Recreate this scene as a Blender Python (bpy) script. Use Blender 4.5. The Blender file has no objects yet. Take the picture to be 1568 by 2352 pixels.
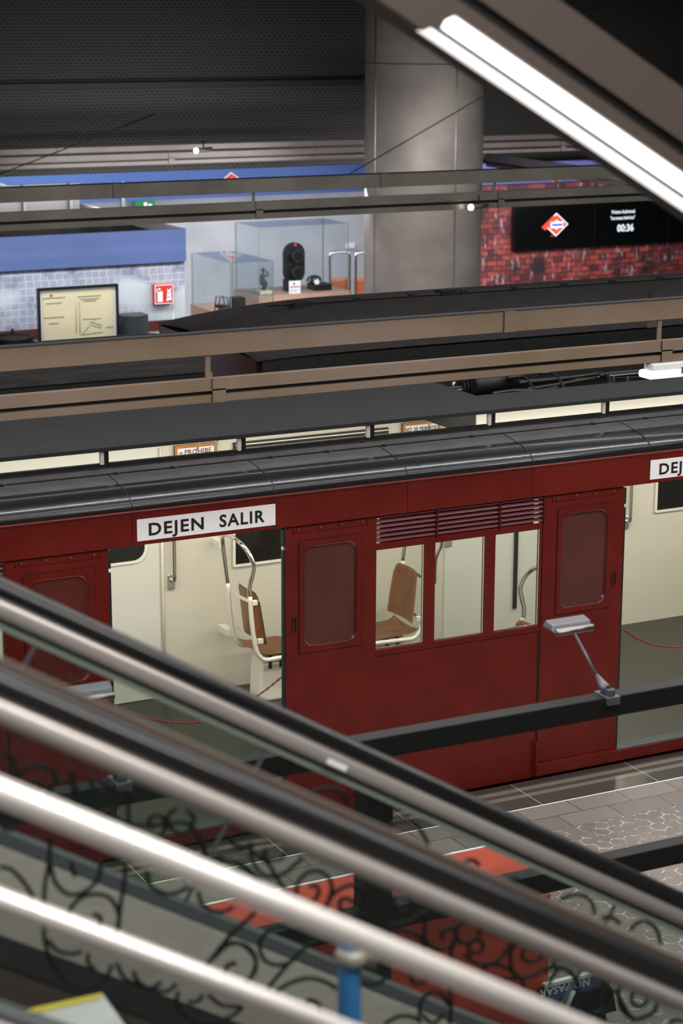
import bpy, bmesh, math, random
from mathutils import Vector, Matrix
random.seed(7)
V = Vector
scn = bpy.context.scene
COL = scn.collection
W, H = 1568, 2352
# ------------------------------------------------------------------ camera
CAM = V((0, -11.2, 5.15))
FPX = 4700.96
PITCH, ROLL, YAW = 0.24178302, 0.00340338, 0.47394617
fw = V((math.sin(YAW)*math.cos(PITCH), math.cos(YAW)*math.cos(PITCH), -math.sin(PITCH)))
r0 = V((math.cos(YAW), -math.sin(YAW), 0)); u0 = r0.cross(fw)
RT = r0*math.cos(ROLL)+u0*math.sin(ROLL); UP = -r0*math.sin(ROLL)+u0*math.cos(ROLL)
def ray(x, y): return fw + RT*((x-W/2)/FPX) - UP*((y-H/2)/FPX)
def AY(x, y, Y): r = ray(x, y); return CAM + r*((Y-CAM.y)/r.y)
def AZ(x, y, Z): r = ray(x, y); return CAM + r*((Z-CAM.z)/r.z)
def AT(x, y, t): return CAM + ray(x, y)*t
cd = bpy.data.cameras.new('camera'); cam = bpy.data.objects.new('camera', cd); COL.objects.link(cam)
m3 = Matrix((RT, UP, -fw)).transposed(); cam.matrix_world = Matrix.Translation(CAM) @ m3.to_4x4()
cd.sensor_fit = 'VERTICAL'; cd.sensor_height = 36; cd.lens = FPX*36/H; cd.clip_end = 200
cd.dof.use_dof = True; cd.dof.focus_distance = 13.3; cd.dof.aperture_fstop = 2.8
scn.camera = cam
scn.view_settings.view_transform = 'Standard'; scn.view_settings.look = 'None'
scn.view_settings.exposure = 0.0; scn.view_settings.gamma = 1; scn.view_settings.use_curve_mapping = False
# ------------------------------------------------------------------ world and large lights
wd = bpy.data.worlds.new('world'); scn.world = wd; wd.use_nodes = True
wd.node_tree.nodes['Background'].inputs[0].default_value = (0.9, 0.92, 1, 1)
wd.node_tree.nodes['Background'].inputs[1].default_value = 0.10
def area(name, loc, sx, sy, power, col=(1, .96, .9), rot=(0, 0, 0)):
    l = bpy.data.lights.new(name, 'AREA'); l.shape = 'RECTANGLE'; l.size = sx; l.size_y = sy; l.energy = power; l.color = col
    o = bpy.data.objects.new(name, l); COL.objects.link(o); o.location = loc; o.rotation_euler = rot; return o
area('unseen_hall_light', (6, -5.5, 6.1), 16, .25, 330)  # unseen overhead row, put in to stand for ceiling fluorescents
area('unseen_hall_light', (7, .15, 6.1), 18, .14, 430, (.97, .98, 1))
area('unseen_hall_light', (7, -2.6, 6.1), 16, .3, 170, (1, .97, .93))  # fill added overhead to brighten the train fascia
area('train_side_fill', (7, -1.5, 3.5), 16, .12, 120, (1, .97, .93))  # fill without a fixture, added so the red side darkens downwards
area('unseen_hall_light', (9, 5.5, 6.1), 18, .3, 120)  # likewise stands for unseen ceiling lamps, over the second track
area('unseen_hall_light', (10, 4.6, 6.2), 16, .4, 70, (1, .97, .93), (math.radians(48), 0, 0))  # tilted fill added to brighten the far trays and column
area('camera_side_fill', (-1, -13.4, 6.3), 6, 1.5, 95, (1, .97, .94), (math.radians(55), 0, math.radians(-20)))  # soft fill added behind the camera for surfaces facing it
area('foreground_fill', (2.4, -9.2, 6.2), 5, .4, 260, (1, .97, .94))  # fill added overhead to brighten the escalator foreground
area('platform_light', (11, 9.3, 2.95), 14, .25, 90, (.96, .97, 1))
area('exhibition_fill', (6.5, 15.4, 6.2), 13, .8, 800, (.93, .95, 1), (math.radians(30), 0, 0))  # fill added to brighten the back wall and its blue fascia
area('exhibition_fill', (11, 12.4, 2.9), 7, .5, 190, (.93, .95, 1), (math.radians(50), 0, 0))  # second added fill for the back wall, no fixture modelled
area('column_fill', (11.2, 9.0, 2.9), 2.4, .5, 34, (1, .96, .92), (math.radians(52), 0, 0))  # fill added to brighten the column, its unlit back towards the view
area('booth_fill', (8.5, 8.7, 3.6), 12, .5, 110, (.93, .95, 1), (math.radians(55), 0, 0))  # added fill with hidden back, stretched to reach the column as well
area('brick_light', (16, 12.9, 2.6), 5, .4, 80, (.95, .93, 1), (math.radians(70), 0, 0))
area('train_light', (4.2, 1.25, 2.44), 5.8, .5, 78, (1, .96, .86))
area('train_light', (9.6, 1.3, 2.18), 4.4, .5, 58, (1, .96, .86))
area('train_light', (4.9, .42, 2.1), 4.5, .12, 30, (1, .97, .9), (math.radians(86), 0, 0))
area('train_light', (9.5, .42, 2.1), 4.5, .12, 22, (1, .97, .9), (math.radians(80), 0, 0))
# ------------------------------------------------------------------ materials
def lin(c): return tuple((v/12.92 if v <= .04045 else ((v+.055)/1.055)**2.4) for v in (x/255 for x in c))+(1,)
class NT:
    def __init__(s, name):
        s.m = bpy.data.materials.new(name); s.m.use_nodes = True; s.t = s.m.node_tree; s.n = s.t.nodes
        s.b = s.n['Principled BSDF']; s.out = s.n['Material Output']
    def new(s, typ, **k):
        n = s.n.new(typ)
        for a, b in k.items(): setattr(n, a, b)
        return n
    def link(s, a, b): s.t.links.new(a, b)
    def math(s, op, a, b=None, c=None):
        n = s.new('ShaderNodeMath', operation=op)
        for i, v in enumerate((a, b, c)):
            if v is None: continue
            if isinstance(v, (int, float)): n.inputs[i].default_value = v
            else: s.link(v, n.inputs[i])
        return n.outputs[0]
    def mix(s, f, a, b):
        n = s.new('ShaderNodeMix', data_type='RGBA')
        if isinstance(f, (int, float)): n.inputs[0].default_value = f
        else: s.link(f, n.inputs[0])
        for i, v in ((6, a), (7, b)):
            if isinstance(v, tuple): n.inputs[i].default_value = v
            else: s.link(v, n.inputs[i])
        return n.outputs[2]
    def pos(s):
        if not hasattr(s, '_p'): s._p = s.new('ShaderNodeNewGeometry').outputs['Position']
        return s._p
    def xyz(s):
        n = s.new('ShaderNodeSeparateXYZ'); s.link(s.pos(), n.inputs[0]); return n.outputs
    def noise(s, scale, detail=4, rough=.6, vec=None):
        n = s.new('ShaderNodeTexNoise'); n.inputs['Scale'].default_value = scale; n.inputs['Detail'].default_value = detail
        n.inputs['Roughness'].default_value = rough; s.link(vec or s.pos(), n.inputs['Vector']); return n.outputs['Fac']
    def ramp(s, f, a, b):
        n = s.new('ShaderNodeMapRange'); s.link(f, n.inputs[0]); n.inputs[1].default_value = a; n.inputs[2].default_value = b; return n.outputs[0]
    def bump(s, h, st, dist=.01):
        n = s.new('ShaderNodeBump'); n.inputs['Strength'].default_value = st; n.inputs['Distance'].default_value = dist
        s.link(h, n.inputs['Height']); s.link(n.outputs[0], s.b.inputs['Normal'])
    def scalevec(s, v):
        n = s.new('ShaderNodeVectorMath', operation='MULTIPLY'); s.link(s.pos(), n.inputs[0]); n.inputs[1].default_value = v; return n.outputs[0]
def mat(name, c, rough=.5, metal=0, c2=None, ns=3, bump=0, bs=60, spec=None, coat=0, stretch=None):
    k = NT(name); b = k.b
    b.inputs['Roughness'].default_value = rough; b.inputs['Metallic'].default_value = metal
    if spec is not None: b.inputs['Specular IOR Level'].default_value = spec
    if coat: b.inputs['Coat Weight'].default_value = coat; b.inputs['Coat Roughness'].default_value = .12
    if c2:
        v = k.scalevec(stretch) if stretch else None
        k.link(k.mix(k.ramp(k.noise(ns, vec=v), .35, .68), lin(c), lin(c2)), b.inputs['Base Color'])
    else: b.inputs['Base Color'].default_value = lin(c)
    if bump: k.bump(k.noise(bs), bump)
    return k.m
def emit(name, c, st):
    k = NT(name); k.b.inputs['Base Color'].default_value = lin(c); k.b.inputs['Emission Color'].default_value = lin(c)
    k.b.inputs['Emission Strength'].default_value = st; return k.m
def glass(name, tint=(247, 249, 247), gl=.07, rough=.02):
    k = NT(name); k.n.remove(k.b)
    tr = k.new('ShaderNodeBsdfTransparent'); tr.inputs[0].default_value = lin(tint)
    g = k.new('ShaderNodeBsdfGlossy'); g.inputs['Roughness'].default_value = rough
    fr = k.new('ShaderNodeLayerWeight'); fr.inputs[0].default_value = .5
    f = k.math('MULTIPLY_ADD', k.math('POWER', fr.outputs['Facing'], 4.0), .45, gl*.5)
    mx = k.new('ShaderNodeMixShader'); k.link(f, mx.inputs[0]); k.link(tr.outputs[0], mx.inputs[1]); k.link(g.outputs[0], mx.inputs[2])
    k.link(mx.outputs[0], k.out.inputs[0]); return k.m
M = {}
M['red'] = mat('train_red_paint', (94, 23, 17), .3, c2=(106, 30, 23), ns=3.5, bump=.04, bs=9, coat=.12, spec=.35)
M['red_dark'] = mat('dark_red_paint', (70, 18, 16), .35)
M['red_highlit'] = mat('highlit_red_paint', (120, 62, 70), .45, c2=(84, 34, 38), ns=60, stretch=(1, 6, 6))  # lighter red: highlights put into the colour of bolts and louvre blades
M['roof_gloss'] = mat('glossy_black_roof_paint', (22, 25, 29), .27, bump=.1, bs=160, coat=.5)
M['roof'] = mat('matte_black_roof_paint', (72, 68, 69), .6, c2=(60, 57, 58), ns=6, bump=.35, bs=45)
M['slab'] = mat('smooth_black_roof_paint', (38, 38, 39), .6, c2=(34, 34, 35), ns=4, bump=.1, bs=30)
M['black'] = mat('black_paint', (22, 22, 22), .4)
M['dblack'] = mat('dull_black_metal', (17, 17, 17), .55, c2=(28, 28, 28), ns=14)
M['rubber'] = mat('black_rubber', (26, 29, 31), .55)
M['handrail'] = mat('black_handrail_rubber', (22, 22, 23), .3)
M['cream'] = mat('cream_enamel', (210, 204, 188), .3, c2=(203, 200, 180), ns=1.2)
M['cream_green'] = mat('pale_green_enamel', (210, 210, 198), .3)
M['white_enamel'] = mat('white_enamel', (226, 222, 206), .3)
M['white'] = mat('white_sign_enamel', (238, 238, 240), .4)
M['ink'] = mat('black_lettering', (24, 22, 20), .5)
M['redink'] = mat('dark_red_lettering', (125, 55, 50), .5)
M['chrome'] = mat('chrome', (225, 225, 220), .1, 1)
M['steel'] = mat('brushed_steel', (170, 163, 155), .33, 1, bump=.03, bs=90)
M['sat'] = mat('satin_champagne_steel', (178, 170, 164), .36, .35)
M['tube'] = mat('satin_steel_tube', (222, 216, 209), .32, .5)
M['clad'] = mat('brushed_champagne_cladding', (176, 168, 160), .45, .3, c2=(166, 158, 150), ns=8, stretch=(1, 1, 6))
M['trim'] = mat('dark_grey_rubber_trim', (78, 80, 84), .5)
M['brown'] = mat('dark_brown_metal', (86, 74, 66), .5, .3)
M['tray'] = mat('galvanised_tray_steel', (118, 102, 91), .42, .4, c2=(104, 87, 68), ns=.9)
M['tray2'] = mat('bare_tray_steel', (150, 144, 136), .34, .4, c2=(122, 116, 106), ns=1.4, stretch=(1, 1, 1))
M['tray3'] = mat('dull_tray_steel', (112, 102, 96), .5, .3, c2=(84, 72, 66), ns=.6)
M['groove'] = mat('dark_groove', (18, 16, 14), .6)
M['iron'] = mat('wrought_iron', (10, 12, 11), .7, spec=.2)
M['standblk'] = mat('stand_black_paint', (20, 22, 21), .6, spec=.3)
M['orange'] = mat('orange_red_panel', (188, 70, 48), .35, c2=(174, 58, 40), ns=2)
M['whiteedge'] = mat('white_edge_laminate', (235, 232, 230), .4)
M['blue'] = mat('blue_paint', (52, 118, 178), .35)
M['blue_fascia'] = mat('blue_fascia_panel', (70, 100, 160), .5, c2=(64, 92, 150), ns=.8)
M['booth_fascia'] = mat('booth_blue_panel', (84, 102, 150), .5, c2=(78, 96, 142), ns=.8)
M['violet_fascia'] = mat('violet_blue_fascia_panel', (132, 136, 215), .5)
M['plaster'] = mat('pale_plaster', (196, 196, 200), .7, c2=(170, 174, 178), ns=1.1)
M['wood'] = mat('brown_plywood', (166, 112, 68), .3, c2=(138, 88, 50), ns=9, stretch=(1, 1.2, .25), coat=.4)
M['pinewood'] = mat('pale_wood_plinth', (176, 142, 122), .5, c2=(165, 130, 110), ns=5)
M['frame_wood'] = mat('honey_wood_frame', (176, 118, 48), .4)
M['tan'] = mat('tan_leatherette', (176, 92, 52), .45)
M['lino'] = mat('grey_green_linoleum', (50, 50, 44), .4, c2=(45, 45, 40), ns=2.5)
M['darkgrey'] = mat('dark_grey_plastic', (60, 66, 68), .5, c2=(44, 50, 52), ns=30)
M['redrope'] = mat('red_rope', (160, 42, 38), .7, c2=(120, 30, 30), ns=160)
M['paper'] = mat('cream_paper', (226, 216, 176), .6, c2=(218, 208, 172), ns=3)
M['pencil'] = mat('faded_grey_ink', (150, 142, 120), .7)
M['mahogany'] = mat('mahogany_stripe', (92, 34, 24), .5)
M['signred'] = mat('safety_red', (206, 52, 46), .5)
M['green'] = mat('exit_green', (20, 120, 60), .5)
M['yellow'] = mat('yellow_nosing', (196, 178, 52), .6)
M['lightgrey'] = mat('light_grey_panel', (176, 176, 176), .6)
M['greymetal'] = mat('lamp_aluminium', (104, 104, 110), .4, .5)
M['concrete'] = mat('track_concrete', (60, 58, 56), .8, c2=(48, 46, 44), ns=4)
M['ceilpaint'] = mat('dark_ceiling_paint', (26, 25, 24), .8)
M['screen'] = mat('black_screen', (8, 10, 10), .18)
M['w_em'] = emit('screen_white', (225, 235, 240), .9)
M['r_em'] = emit('screen_red', (225, 70, 50), .8)
M['b_em'] = emit('screen_blue', (60, 90, 190), .8)
M['tube_em'] = emit('fluorescent_strip', (255, 252, 248), 2.6)
M['lip_em'] = emit('lit_diffuser_edge', (255, 250, 245), 1.0)
M['reflector'] = mat('grey_reflector', (66, 66, 68), .7)
M['spot_em'] = emit('spot_lamp', (255, 250, 240), 6)
M['diffuser'] = emit('luminaire_diffuser', (240, 240, 238), .7)
M['glass'] = glass('clear_glass'); M['case'] = glass('display_case_glass', (250, 252, 253), .03)
M['balus'] = glass('greenish_balustrade_glass', (236, 241, 238), .05)
M['glassedge'] = mat('green_glass_edge', (112, 122, 112), .3)
M['darkglass'] = mat('dark_window_glass', (26, 27, 25), .08)
M['doorglass'] = mat('maroon_tinted_door_glass', (84, 42, 40), .06, c2=(92, 50, 42), ns=2, coat=.6)
# perforated / expanded mesh
def mesh_mat():
    k = NT('dark_expanded_mesh'); x, y, z = k.xyz()
    row = k.math('MULTIPLY', z, 24.0); fl = k.math('FLOOR', row); off = k.math('MULTIPLY', k.math('MODULO', fl, 2.0), .5)
    a = k.math('FRACT', k.math('ADD', k.math('MULTIPLY', x, 13.0), off)); b = k.math('FRACT', row)
    da = k.math('ABSOLUTE', k.math('SUBTRACT', a, .5)); db = k.math('ABSOLUTE', k.math('SUBTRACT', b, .5))
    h = k.math('ADD', da, db); f = k.ramp(h, .35, .6)
    k.link(k.mix(f, lin((17, 16, 15)), lin((54, 52, 47))), k.b.inputs['Base Color']); k.b.inputs['Roughness'].default_value = .6
    k.bump(f, .5, .02); return k.m
M['mesh'] = mesh_mat()
def brick_mat():
    k = NT('printed_old_brickwork'); x, y, z = k.xyz()
    cv = k.new('ShaderNodeCombineXYZ'); k.link(x, cv.inputs[0]); k.link(z, cv.inputs[1])
    br = k.new('ShaderNodeTexBrick'); k.link(cv.outputs[0], br.inputs['Vector']); br.inputs['Scale'].default_value = 1
    br.inputs['Brick Width'].default_value = .17; br.inputs['Row Height'].default_value = .082; br.inputs['Mortar Size'].default_value = .008; br.inputs['Mortar Smooth'].default_value = .3
    br.inputs['Color1'].default_value = lin((190, 84, 74)); br.inputs['Color2'].default_value = lin((74, 42, 50)); br.inputs['Mortar'].default_value = lin((58, 40, 46)); br.inputs['Bias'].default_value = -.1
    c1 = k.mix(k.ramp(k.noise(1.7, 3), .5, .68), br.outputs['Color'], lin((52, 40, 46)))
    c2 = k.mix(k.ramp(k.noise(1.6, 3, vec=k.scalevec((1, 1, 1.8))), .62, .8), c1, lin((200, 138, 112)))
    c3 = k.mix(k.ramp(k.noise(9, 2, vec=k.scalevec((1.4, 1, .5))), .6, .7), c2, lin((176, 160, 172)))
    k.link(c3, k.b.inputs['Base Color']); k.b.inputs['Roughness'].default_value = .6; return k.m
M['brick'] = brick_mat()
def map_mat():
    k = NT('printed_street_map'); x, y, z = k.xyz()
    cv = k.new('ShaderNodeCombineXYZ'); k.link(x, cv.inputs[0]); k.link(z, cv.inputs[1])
    br = k.new('ShaderNodeTexBrick'); k.link(cv.outputs[0], br.inputs['Vector']); br.inputs['Scale'].default_value = 1; br.offset = 0.15
    br.inputs['Brick Width'].default_value = .085; br.inputs['Row Height'].default_value = .075; br.inputs['Mortar Size'].default_value = .006
    br.inputs['Color1'].default_value = lin((146, 152, 168)); br.inputs['Color2'].default_value = lin((160, 165, 178)); br.inputs['Mortar'].default_value = lin((182, 186, 198))
    c1 = k.mix(k.ramp(k.noise(3.2, 3), .5, .7), br.outputs['Color'], lin((104, 112, 132)))
    c2 = k.mix(k.ramp(k.noise(.9, 1), .56, .6), c1, lin((190, 198, 204)))
    k.link(c2, k.b.inputs['Base Color']); k.b.inputs['Roughness'].default_value = .6; return k.m
M['map'] = map_mat()
def floor_mat():
    k = NT('platform_paving'); x, y, z = k.xyz()
    s = .107; sy = s*1.7320508
    def cell(ox, oy):
        gx = k.math('SUBTRACT', k.math('MODULO', k.math('ADD', x, 40*s+ox), s), s/2)
        gy = k.math('SUBTRACT', k.math('MODULO', k.math('ADD', y, 100*sy+oy), sy), sy/2)
        ax = k.math('ABSOLUTE', gx); ay = k.math('ABSOLUTE', gy)
        return k.math('MAXIMUM', ax, k.math('ADD', k.math('MULTIPLY', ax, .5), k.math('MULTIPLY', ay, .8660254)))
    hx = k.math('MINIMUM', cell(0, 0), cell(s/2, sy/2)); edge = k.ramp(hx, s/2-.0065, s/2-.001)
    tile = k.mix(k.ramp(k.noise(3), .35, .65), lin((112, 104, 100)), lin((96, 89, 87)))
    joint = k.mix(k.ramp(k.noise(14, 2), .45, .6), lin((92, 86, 84)), lin((190, 182, 176)))
    hexc = k.mix(edge, tile, joint)
    bt = k.new('ShaderNodeTexBrick'); cv = k.new('ShaderNodeCombineXYZ'); k.link(x, cv.inputs[0]); k.link(k.math('ADD', y, .46), cv.inputs[1]); k.link(cv.outputs[0], bt.inputs[0])
    bt.inputs['Scale'].default_value = 1; bt.inputs['Brick Width'].default_value = .4; bt.inputs['Row Height'].default_value = .2; bt.inputs['Mortar Size'].default_value = .004
    bt.inputs['Color1'].default_value = lin((104, 97, 94)); bt.inputs['Color2'].default_value = lin((118, 110, 106)); bt.inputs['Mortar'].default_value = lin((62, 58, 57))
    def lt(v, t): return k.math('GREATER_THAN', v, t)
    c = k.mix(lt(y, -.86), hexc, bt.outputs['Color'])
    dk = k.mix(k.ramp(k.noise(60, 2), .3, .7), lin((58, 55, 52)), lin((70, 67, 62)))
    lg = k.mix(k.ramp(k.noise(80, 2), .3, .7), lin((108, 102, 94)), lin((94, 88, 82)))
    for t, cc in ((-.468, lin((214, 208, 204))), (-.455, dk), (-.29, lg), (-.238, dk), (-.185, lg), (-.13, dk)):
        c = k.mix(lt(y, t), c, cc)
    dx = k.math('MODULO', k.math('ADD', x, 40-.02), .94); c = k.mix(k.math('MULTIPLY', k.math('LESS_THAN', dx, .007), lt(y, -.46)), c, lin((150, 144, 140)))
    k.link(c, k.b.inputs['Base Color'])
    rr = k.mix(lt(y, -.46), (.38, .38, .38, 1), (.12, .12, .12, 1)); k.link(rr, k.b.inputs['Roughness'])
    k.bump(k.math('MULTIPLY', edge, k.math('LESS_THAN', y, -.86)), -.25, .004); return k.m
M['floor'] = floor_mat()
def sparkle_mat():
    k = NT('brushed_column_steel'); 
    c = k.mix(k.ramp(k.noise(1.2, 3, vec=k.scalevec((1, 1, 1.5))), .3, .7), lin((168, 158, 150)), lin((142, 132, 126)))
    k.link(c, k.b.inputs['Base Color']); k.b.inputs['Metallic'].default_value = .3; k.b.inputs['Roughness'].default_value = .46
    k.b.inputs['Anisotropic'].default_value = .5; return k.m
M['colsteel'] = sparkle_mat()
# ------------------------------------------------------------------ mesh building
class MB:
    def __init__(s): s.bm = bmesh.new()
    def box(s, a, b):
        x0, x1 = sorted((a[0], b[0])); y0, y1 = sorted((a[1], b[1])); z0, z1 = sorted((a[2], b[2]))
        v = [s.bm.verts.new(p) for p in ((x0, y0, z0), (x1, y0, z0), (x1, y1, z0), (x0, y1, z0), (x0, y0, z1), (x1, y0, z1), (x1, y1, z1), (x0, y1, z1))]
        for f in ((0, 3, 2, 1), (4, 5, 6, 7), (0, 1, 5, 4), (1, 2, 6, 5), (2, 3, 7, 6), (3, 0, 4, 7)): s.bm.faces.new([v[i] for i in f])
        return s
    def prism(s, poly, d, smooth=False):
        d = V(d); a = [s.bm.verts.new(V(p)) for p in poly]; b = [s.bm.verts.new(V(p)+d) for p in poly]; n = len(a)
        s.bm.faces.new(a[::-1]); s.bm.faces.new(b)
        for i in range(n):
            f = s.bm.faces.new((a[i], a[(i+1) % n], b[(i+1) % n], b[i])); f.smooth = smooth
        return s
    def strip(s, prof, d, th=None):     # open profile extruded along d, with thickness along th
        d = V(d); th = V(th or (0, 0, -.01)); n = len(prof)
        p = [V(q) for q in prof]; poly = p + [q+th for q in p[::-1]]
        a = [s.bm.verts.new(q) for q in poly]; b = [s.bm.verts.new(q+d) for q in poly]; N = len(a)
        for i in range(N):
            f = s.bm.faces.new((a[i], a[(i+1) % N], b[(i+1) % N], b[i])); f.smooth = True
        for i in range(n-1):
            for q in (a, b): s.bm.faces.new((q[i], q[i+1], q[N-2-i], q[N-1-i]))
        return s
    def tube(s, pts, r, n=10, closed=False):
        pts = [V(p) for p in pts]; rings = []; up = None
        for i, p in enumerate(pts):
            if closed: t = pts[(i+1) % len(pts)]-pts[i-1]
            else: t = pts[min(i+1, len(pts)-1)]-pts[max(i-1, 0)]
            t.normalize()
            if up is None: up = t.orthogonal().normalized()
            up = (up - t*up.dot(t)); up = up.normalized() if up.length > 1e-6 else t.orthogonal().normalized()
            w = t.cross(up); rr = r[i] if isinstance(r, (list, tuple)) else r
            rings.append([s.bm.verts.new(p+(up*math.cos(2*math.pi*k/n)+w*math.sin(2*math.pi*k/n))*rr) for k in range(n)])
        m = len(rings)
        for i in range(m if closed else m-1):
            A, B = rings[i], rings[(i+1) % m]
            for k in range(n):
                f = s.bm.faces.new((A[k], A[(k+1) % n], B[(k+1) % n], B[k])); f.smooth = True
        if not closed: s.bm.faces.new(rings[0][::-1]); s.bm.faces.new(rings[-1])
        return s
    def lathe(s, c, prof, n=24):
        c = V(c); rings = [[s.bm.verts.new(c+V((r*math.cos(2*math.pi*k/n), r*math.sin(2*math.pi*k/n), z))) for k in range(n)] for r, z in prof]
        for A, B in zip(rings, rings[1:]):
            for k in range(n):
                f = s.bm.faces.new((A[k], A[(k+1) % n], B[(k+1) % n], B[k])); f.smooth = True
        s.bm.faces.new(rings[0][::-1]); s.bm.faces.new(rings[-1]); return s
    def grid(s, f, nu, nv, th=None):
        g = [[s.bm.verts.new(V(f(i/nu, j/nv))) for j in range(nv+1)] for i in range(nu+1)]
        fs = []
        for i in range(nu):
            for j in range(nv):
                q = s.bm.faces.new((g[i][j], g[i+1][j], g[i+1][j+1], g[i][j+1])); q.smooth = True; fs.append(q)
        if th: bmesh.ops.solidify(s.bm, geom=fs, thickness=th)
        return s
    def frame(s, outer, inner, y0, y1):   # ring between two outlines with the same count, in the XZ plane
        n = len(outer)
        R = [[s.bm.verts.new((p[0], y, p[1])) for p in pl] for y in (y0, y1) for pl in (outer, inner)]
        for i in range(n):
            j = (i+1) % n
            for a, b in ((0, 1), (1, 3), (3, 2), (2, 0)): s.bm.faces.new((R[a][i], R[a][j], R[b][j], R[b][i]))
        return s
    def build(s, name, m, parent=None, bevel=0):
        me = bpy.data.meshes.new(name); o = bpy.data.objects.new(name, me); COL.objects.link(o)
        bmesh.ops.recalc_face_normals(s.bm, faces=s.bm.faces)
        off = V((0, 0, 0)); p = parent
        if parent is not None:
            off = V(parent.get('_loc', (0, 0, 0))); o.parent = parent; o['_loc'] = off
        if off.length: bmesh.ops.translate(s.bm, verts=s.bm.verts, vec=-off)
        s.bm.to_mesh(me); s.bm.free(); me.materials.append(M[m] if isinstance(m, str) else m)
        if bevel:
            b = o.modifiers.new('bevel', 'BEVEL'); b.width = bevel; b.segments = 2; b.limit_method = 'ANGLE'
        return o
def rrect(x0, x1, z0, z1, r, n=5):
    out = []
    for cx, cz, a0 in ((x1-r, z1-r, 0), (x0+r, z1-r, 90), (x0+r, z0+r, 180), (x1-r, z0+r, 270)):
        for k in range(n+1):
            a = math.radians(a0+90*k/n); out.append((cx+r*math.cos(a), cz+r*math.sin(a)))
    return out
def rect_like(x0, x1, z0, z1, n=5):     # rectangle outline with as many points as rrect
    out = []
    for cx, cz in ((x1, z1), (x0, z1), (x0, z0), (x1, z0)): out += [(cx, cz)]*0 + [(cx, cz) for _ in range(n+1)]
    return out
def thing(name, loc, label=None, cat=None, group=None, kind=None):
    o = bpy.data.objects.new(name, None); COL.objects.link(o); o.location = loc; o['_loc'] = tuple(loc); o.empty_display_size = .1
    return tag(o, label, cat, group, kind)
def tag(o, label=None, cat=None, group=None, kind=None):
    if label: o['label'] = label
    if cat: o['category'] = cat
    if group: o['group'] = group
    if kind: o['kind'] = kind
    return o
def struct(name, mb, m): o = mb.build(name, m); o['kind'] = 'structure'; return o
def part(o, label): o['label'] = label; return o
def text(name, s, m, parent, org, ux, uz, h, bold=0, spacing=1, depth=.002, width=None):
    """letters standing on the plane spanned by ux, uz with their lower left corner at org and cap height h"""
    c = bpy.data.curves.new(name, 'FONT'); c.body = s; c.size = 1; c.offset = bold; c.extrude = 0; c.space_character = spacing; c.resolution_u = 3
    t = bpy.data.objects.new('tmp', c); COL.objects.link(t); dg = bpy.context.evaluated_depsgraph_get(); dg.update()
    me = bpy.data.meshes.new_from_object(t.evaluated_get(dg)); bpy.data.objects.remove(t)
    xs = [v.co.x for v in me.vertices]; ys = [v.co.y for v in me.vertices]; ymax = max(ys); x0 = min(xs); x1 = max(xs)
    cap = .71 if ymax < .9 else .71
    sc = h/cap; sx = sc if not width else width/(x1-x0)
    ux = V(ux).normalized(); uz = V(uz).normalized(); nn = ux.cross(uz)
    org = V(org); off = V(parent.get('_loc', (0, 0, 0))) if parent else V((0, 0, 0))
    for v in me.vertices: v.co = org + ux*((v.co.x-x0)*sx) + uz*(v.co.y*sc) + nn*depth - off
    me.materials.clear(); me.materials.append(M[m]); me.name = name
    o = bpy.data.objects.new(name, me); COL.objects.link(o)
    if parent: o.parent = parent; o['_loc'] = off
    return o
def smooth_poly(pts, n=5):
    P = [V(p) for p in pts]; out = []
    for i in range(len(P)-1):
        p0 = P[max(i-1, 0)]; p1 = P[i]; p2 = P[i+1]; p3 = P[min(i+2, len(P)-1)]
        for k in range(n):
            t = k/n; out.append(.5*((2*p1)+(p2-p0)*t+(2*p0-5*p1+4*p2-p3)*t*t+(3*p1-p0-3*p2+p3)*t**3))
    out.append(P[-1]); return out
def copy_tree(o, d=V((0, 0, 0)), parent=None):
    c = o.copy(); COL.objects.link(c)
    if parent: c.parent = parent
    else: c.location = o.location + d; c['_loc'] = tuple(c.location)
    for ch in list(o.children): copy_tree(ch, parent=c)
    return c
X = (1, 0, 0)
# ------------------------------------------------------------------ the hall
struct('floor', MB().box((-4, -11, -.25), (20, -.045, 0)), 'floor')
struct('floor', MB().box((-4, 6.95, -.25), (26, 19, 0)), 'lightgrey')
struct('trim_track_bed', MB().box((-4, -.045, -1.4), (26, 6.95, -1.2)), 'concrete')
struct('trim_platform_edge', MB().box((-4, -.1, -1.2), (20, -.05, -.26)), 'concrete')
struct('ceiling', MB().box((-4, -13, 6.6), (26, 19, 6.8)), 'ceilpaint')
struct('wall_back', MB().box((-4, 18.2, 0), (26, 18.4, 6.6)), 'plaster')
struct('wall_right', MB().box((26, -2, 0), (26.2, 18.4, 6.6)), 'ceilpaint')
mz0 = AY(420, 392, 14.6).z
struct('wall_bulkhead', MB().box((-4, 14.6, mz0), (AY(1113, 200, 14.6).x, 14.75, 6.6)), 'mesh')
xb = AY(1113, 200, 14.6).x; mz1 = AY(1300, 385, 16.4).z
struct('wall_bulkhead', MB().box((xb-.6, 16.4, mz1), (26, 16.5, 6.6)), 'mesh')
o = MB().box((-4, 14.5, AY(420, 200, 14.5).z), (xb, 14.6, AY(420, 188, 14.5).z)).build('trim_1', 'groove'); o['kind'] = 'structure'
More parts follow.
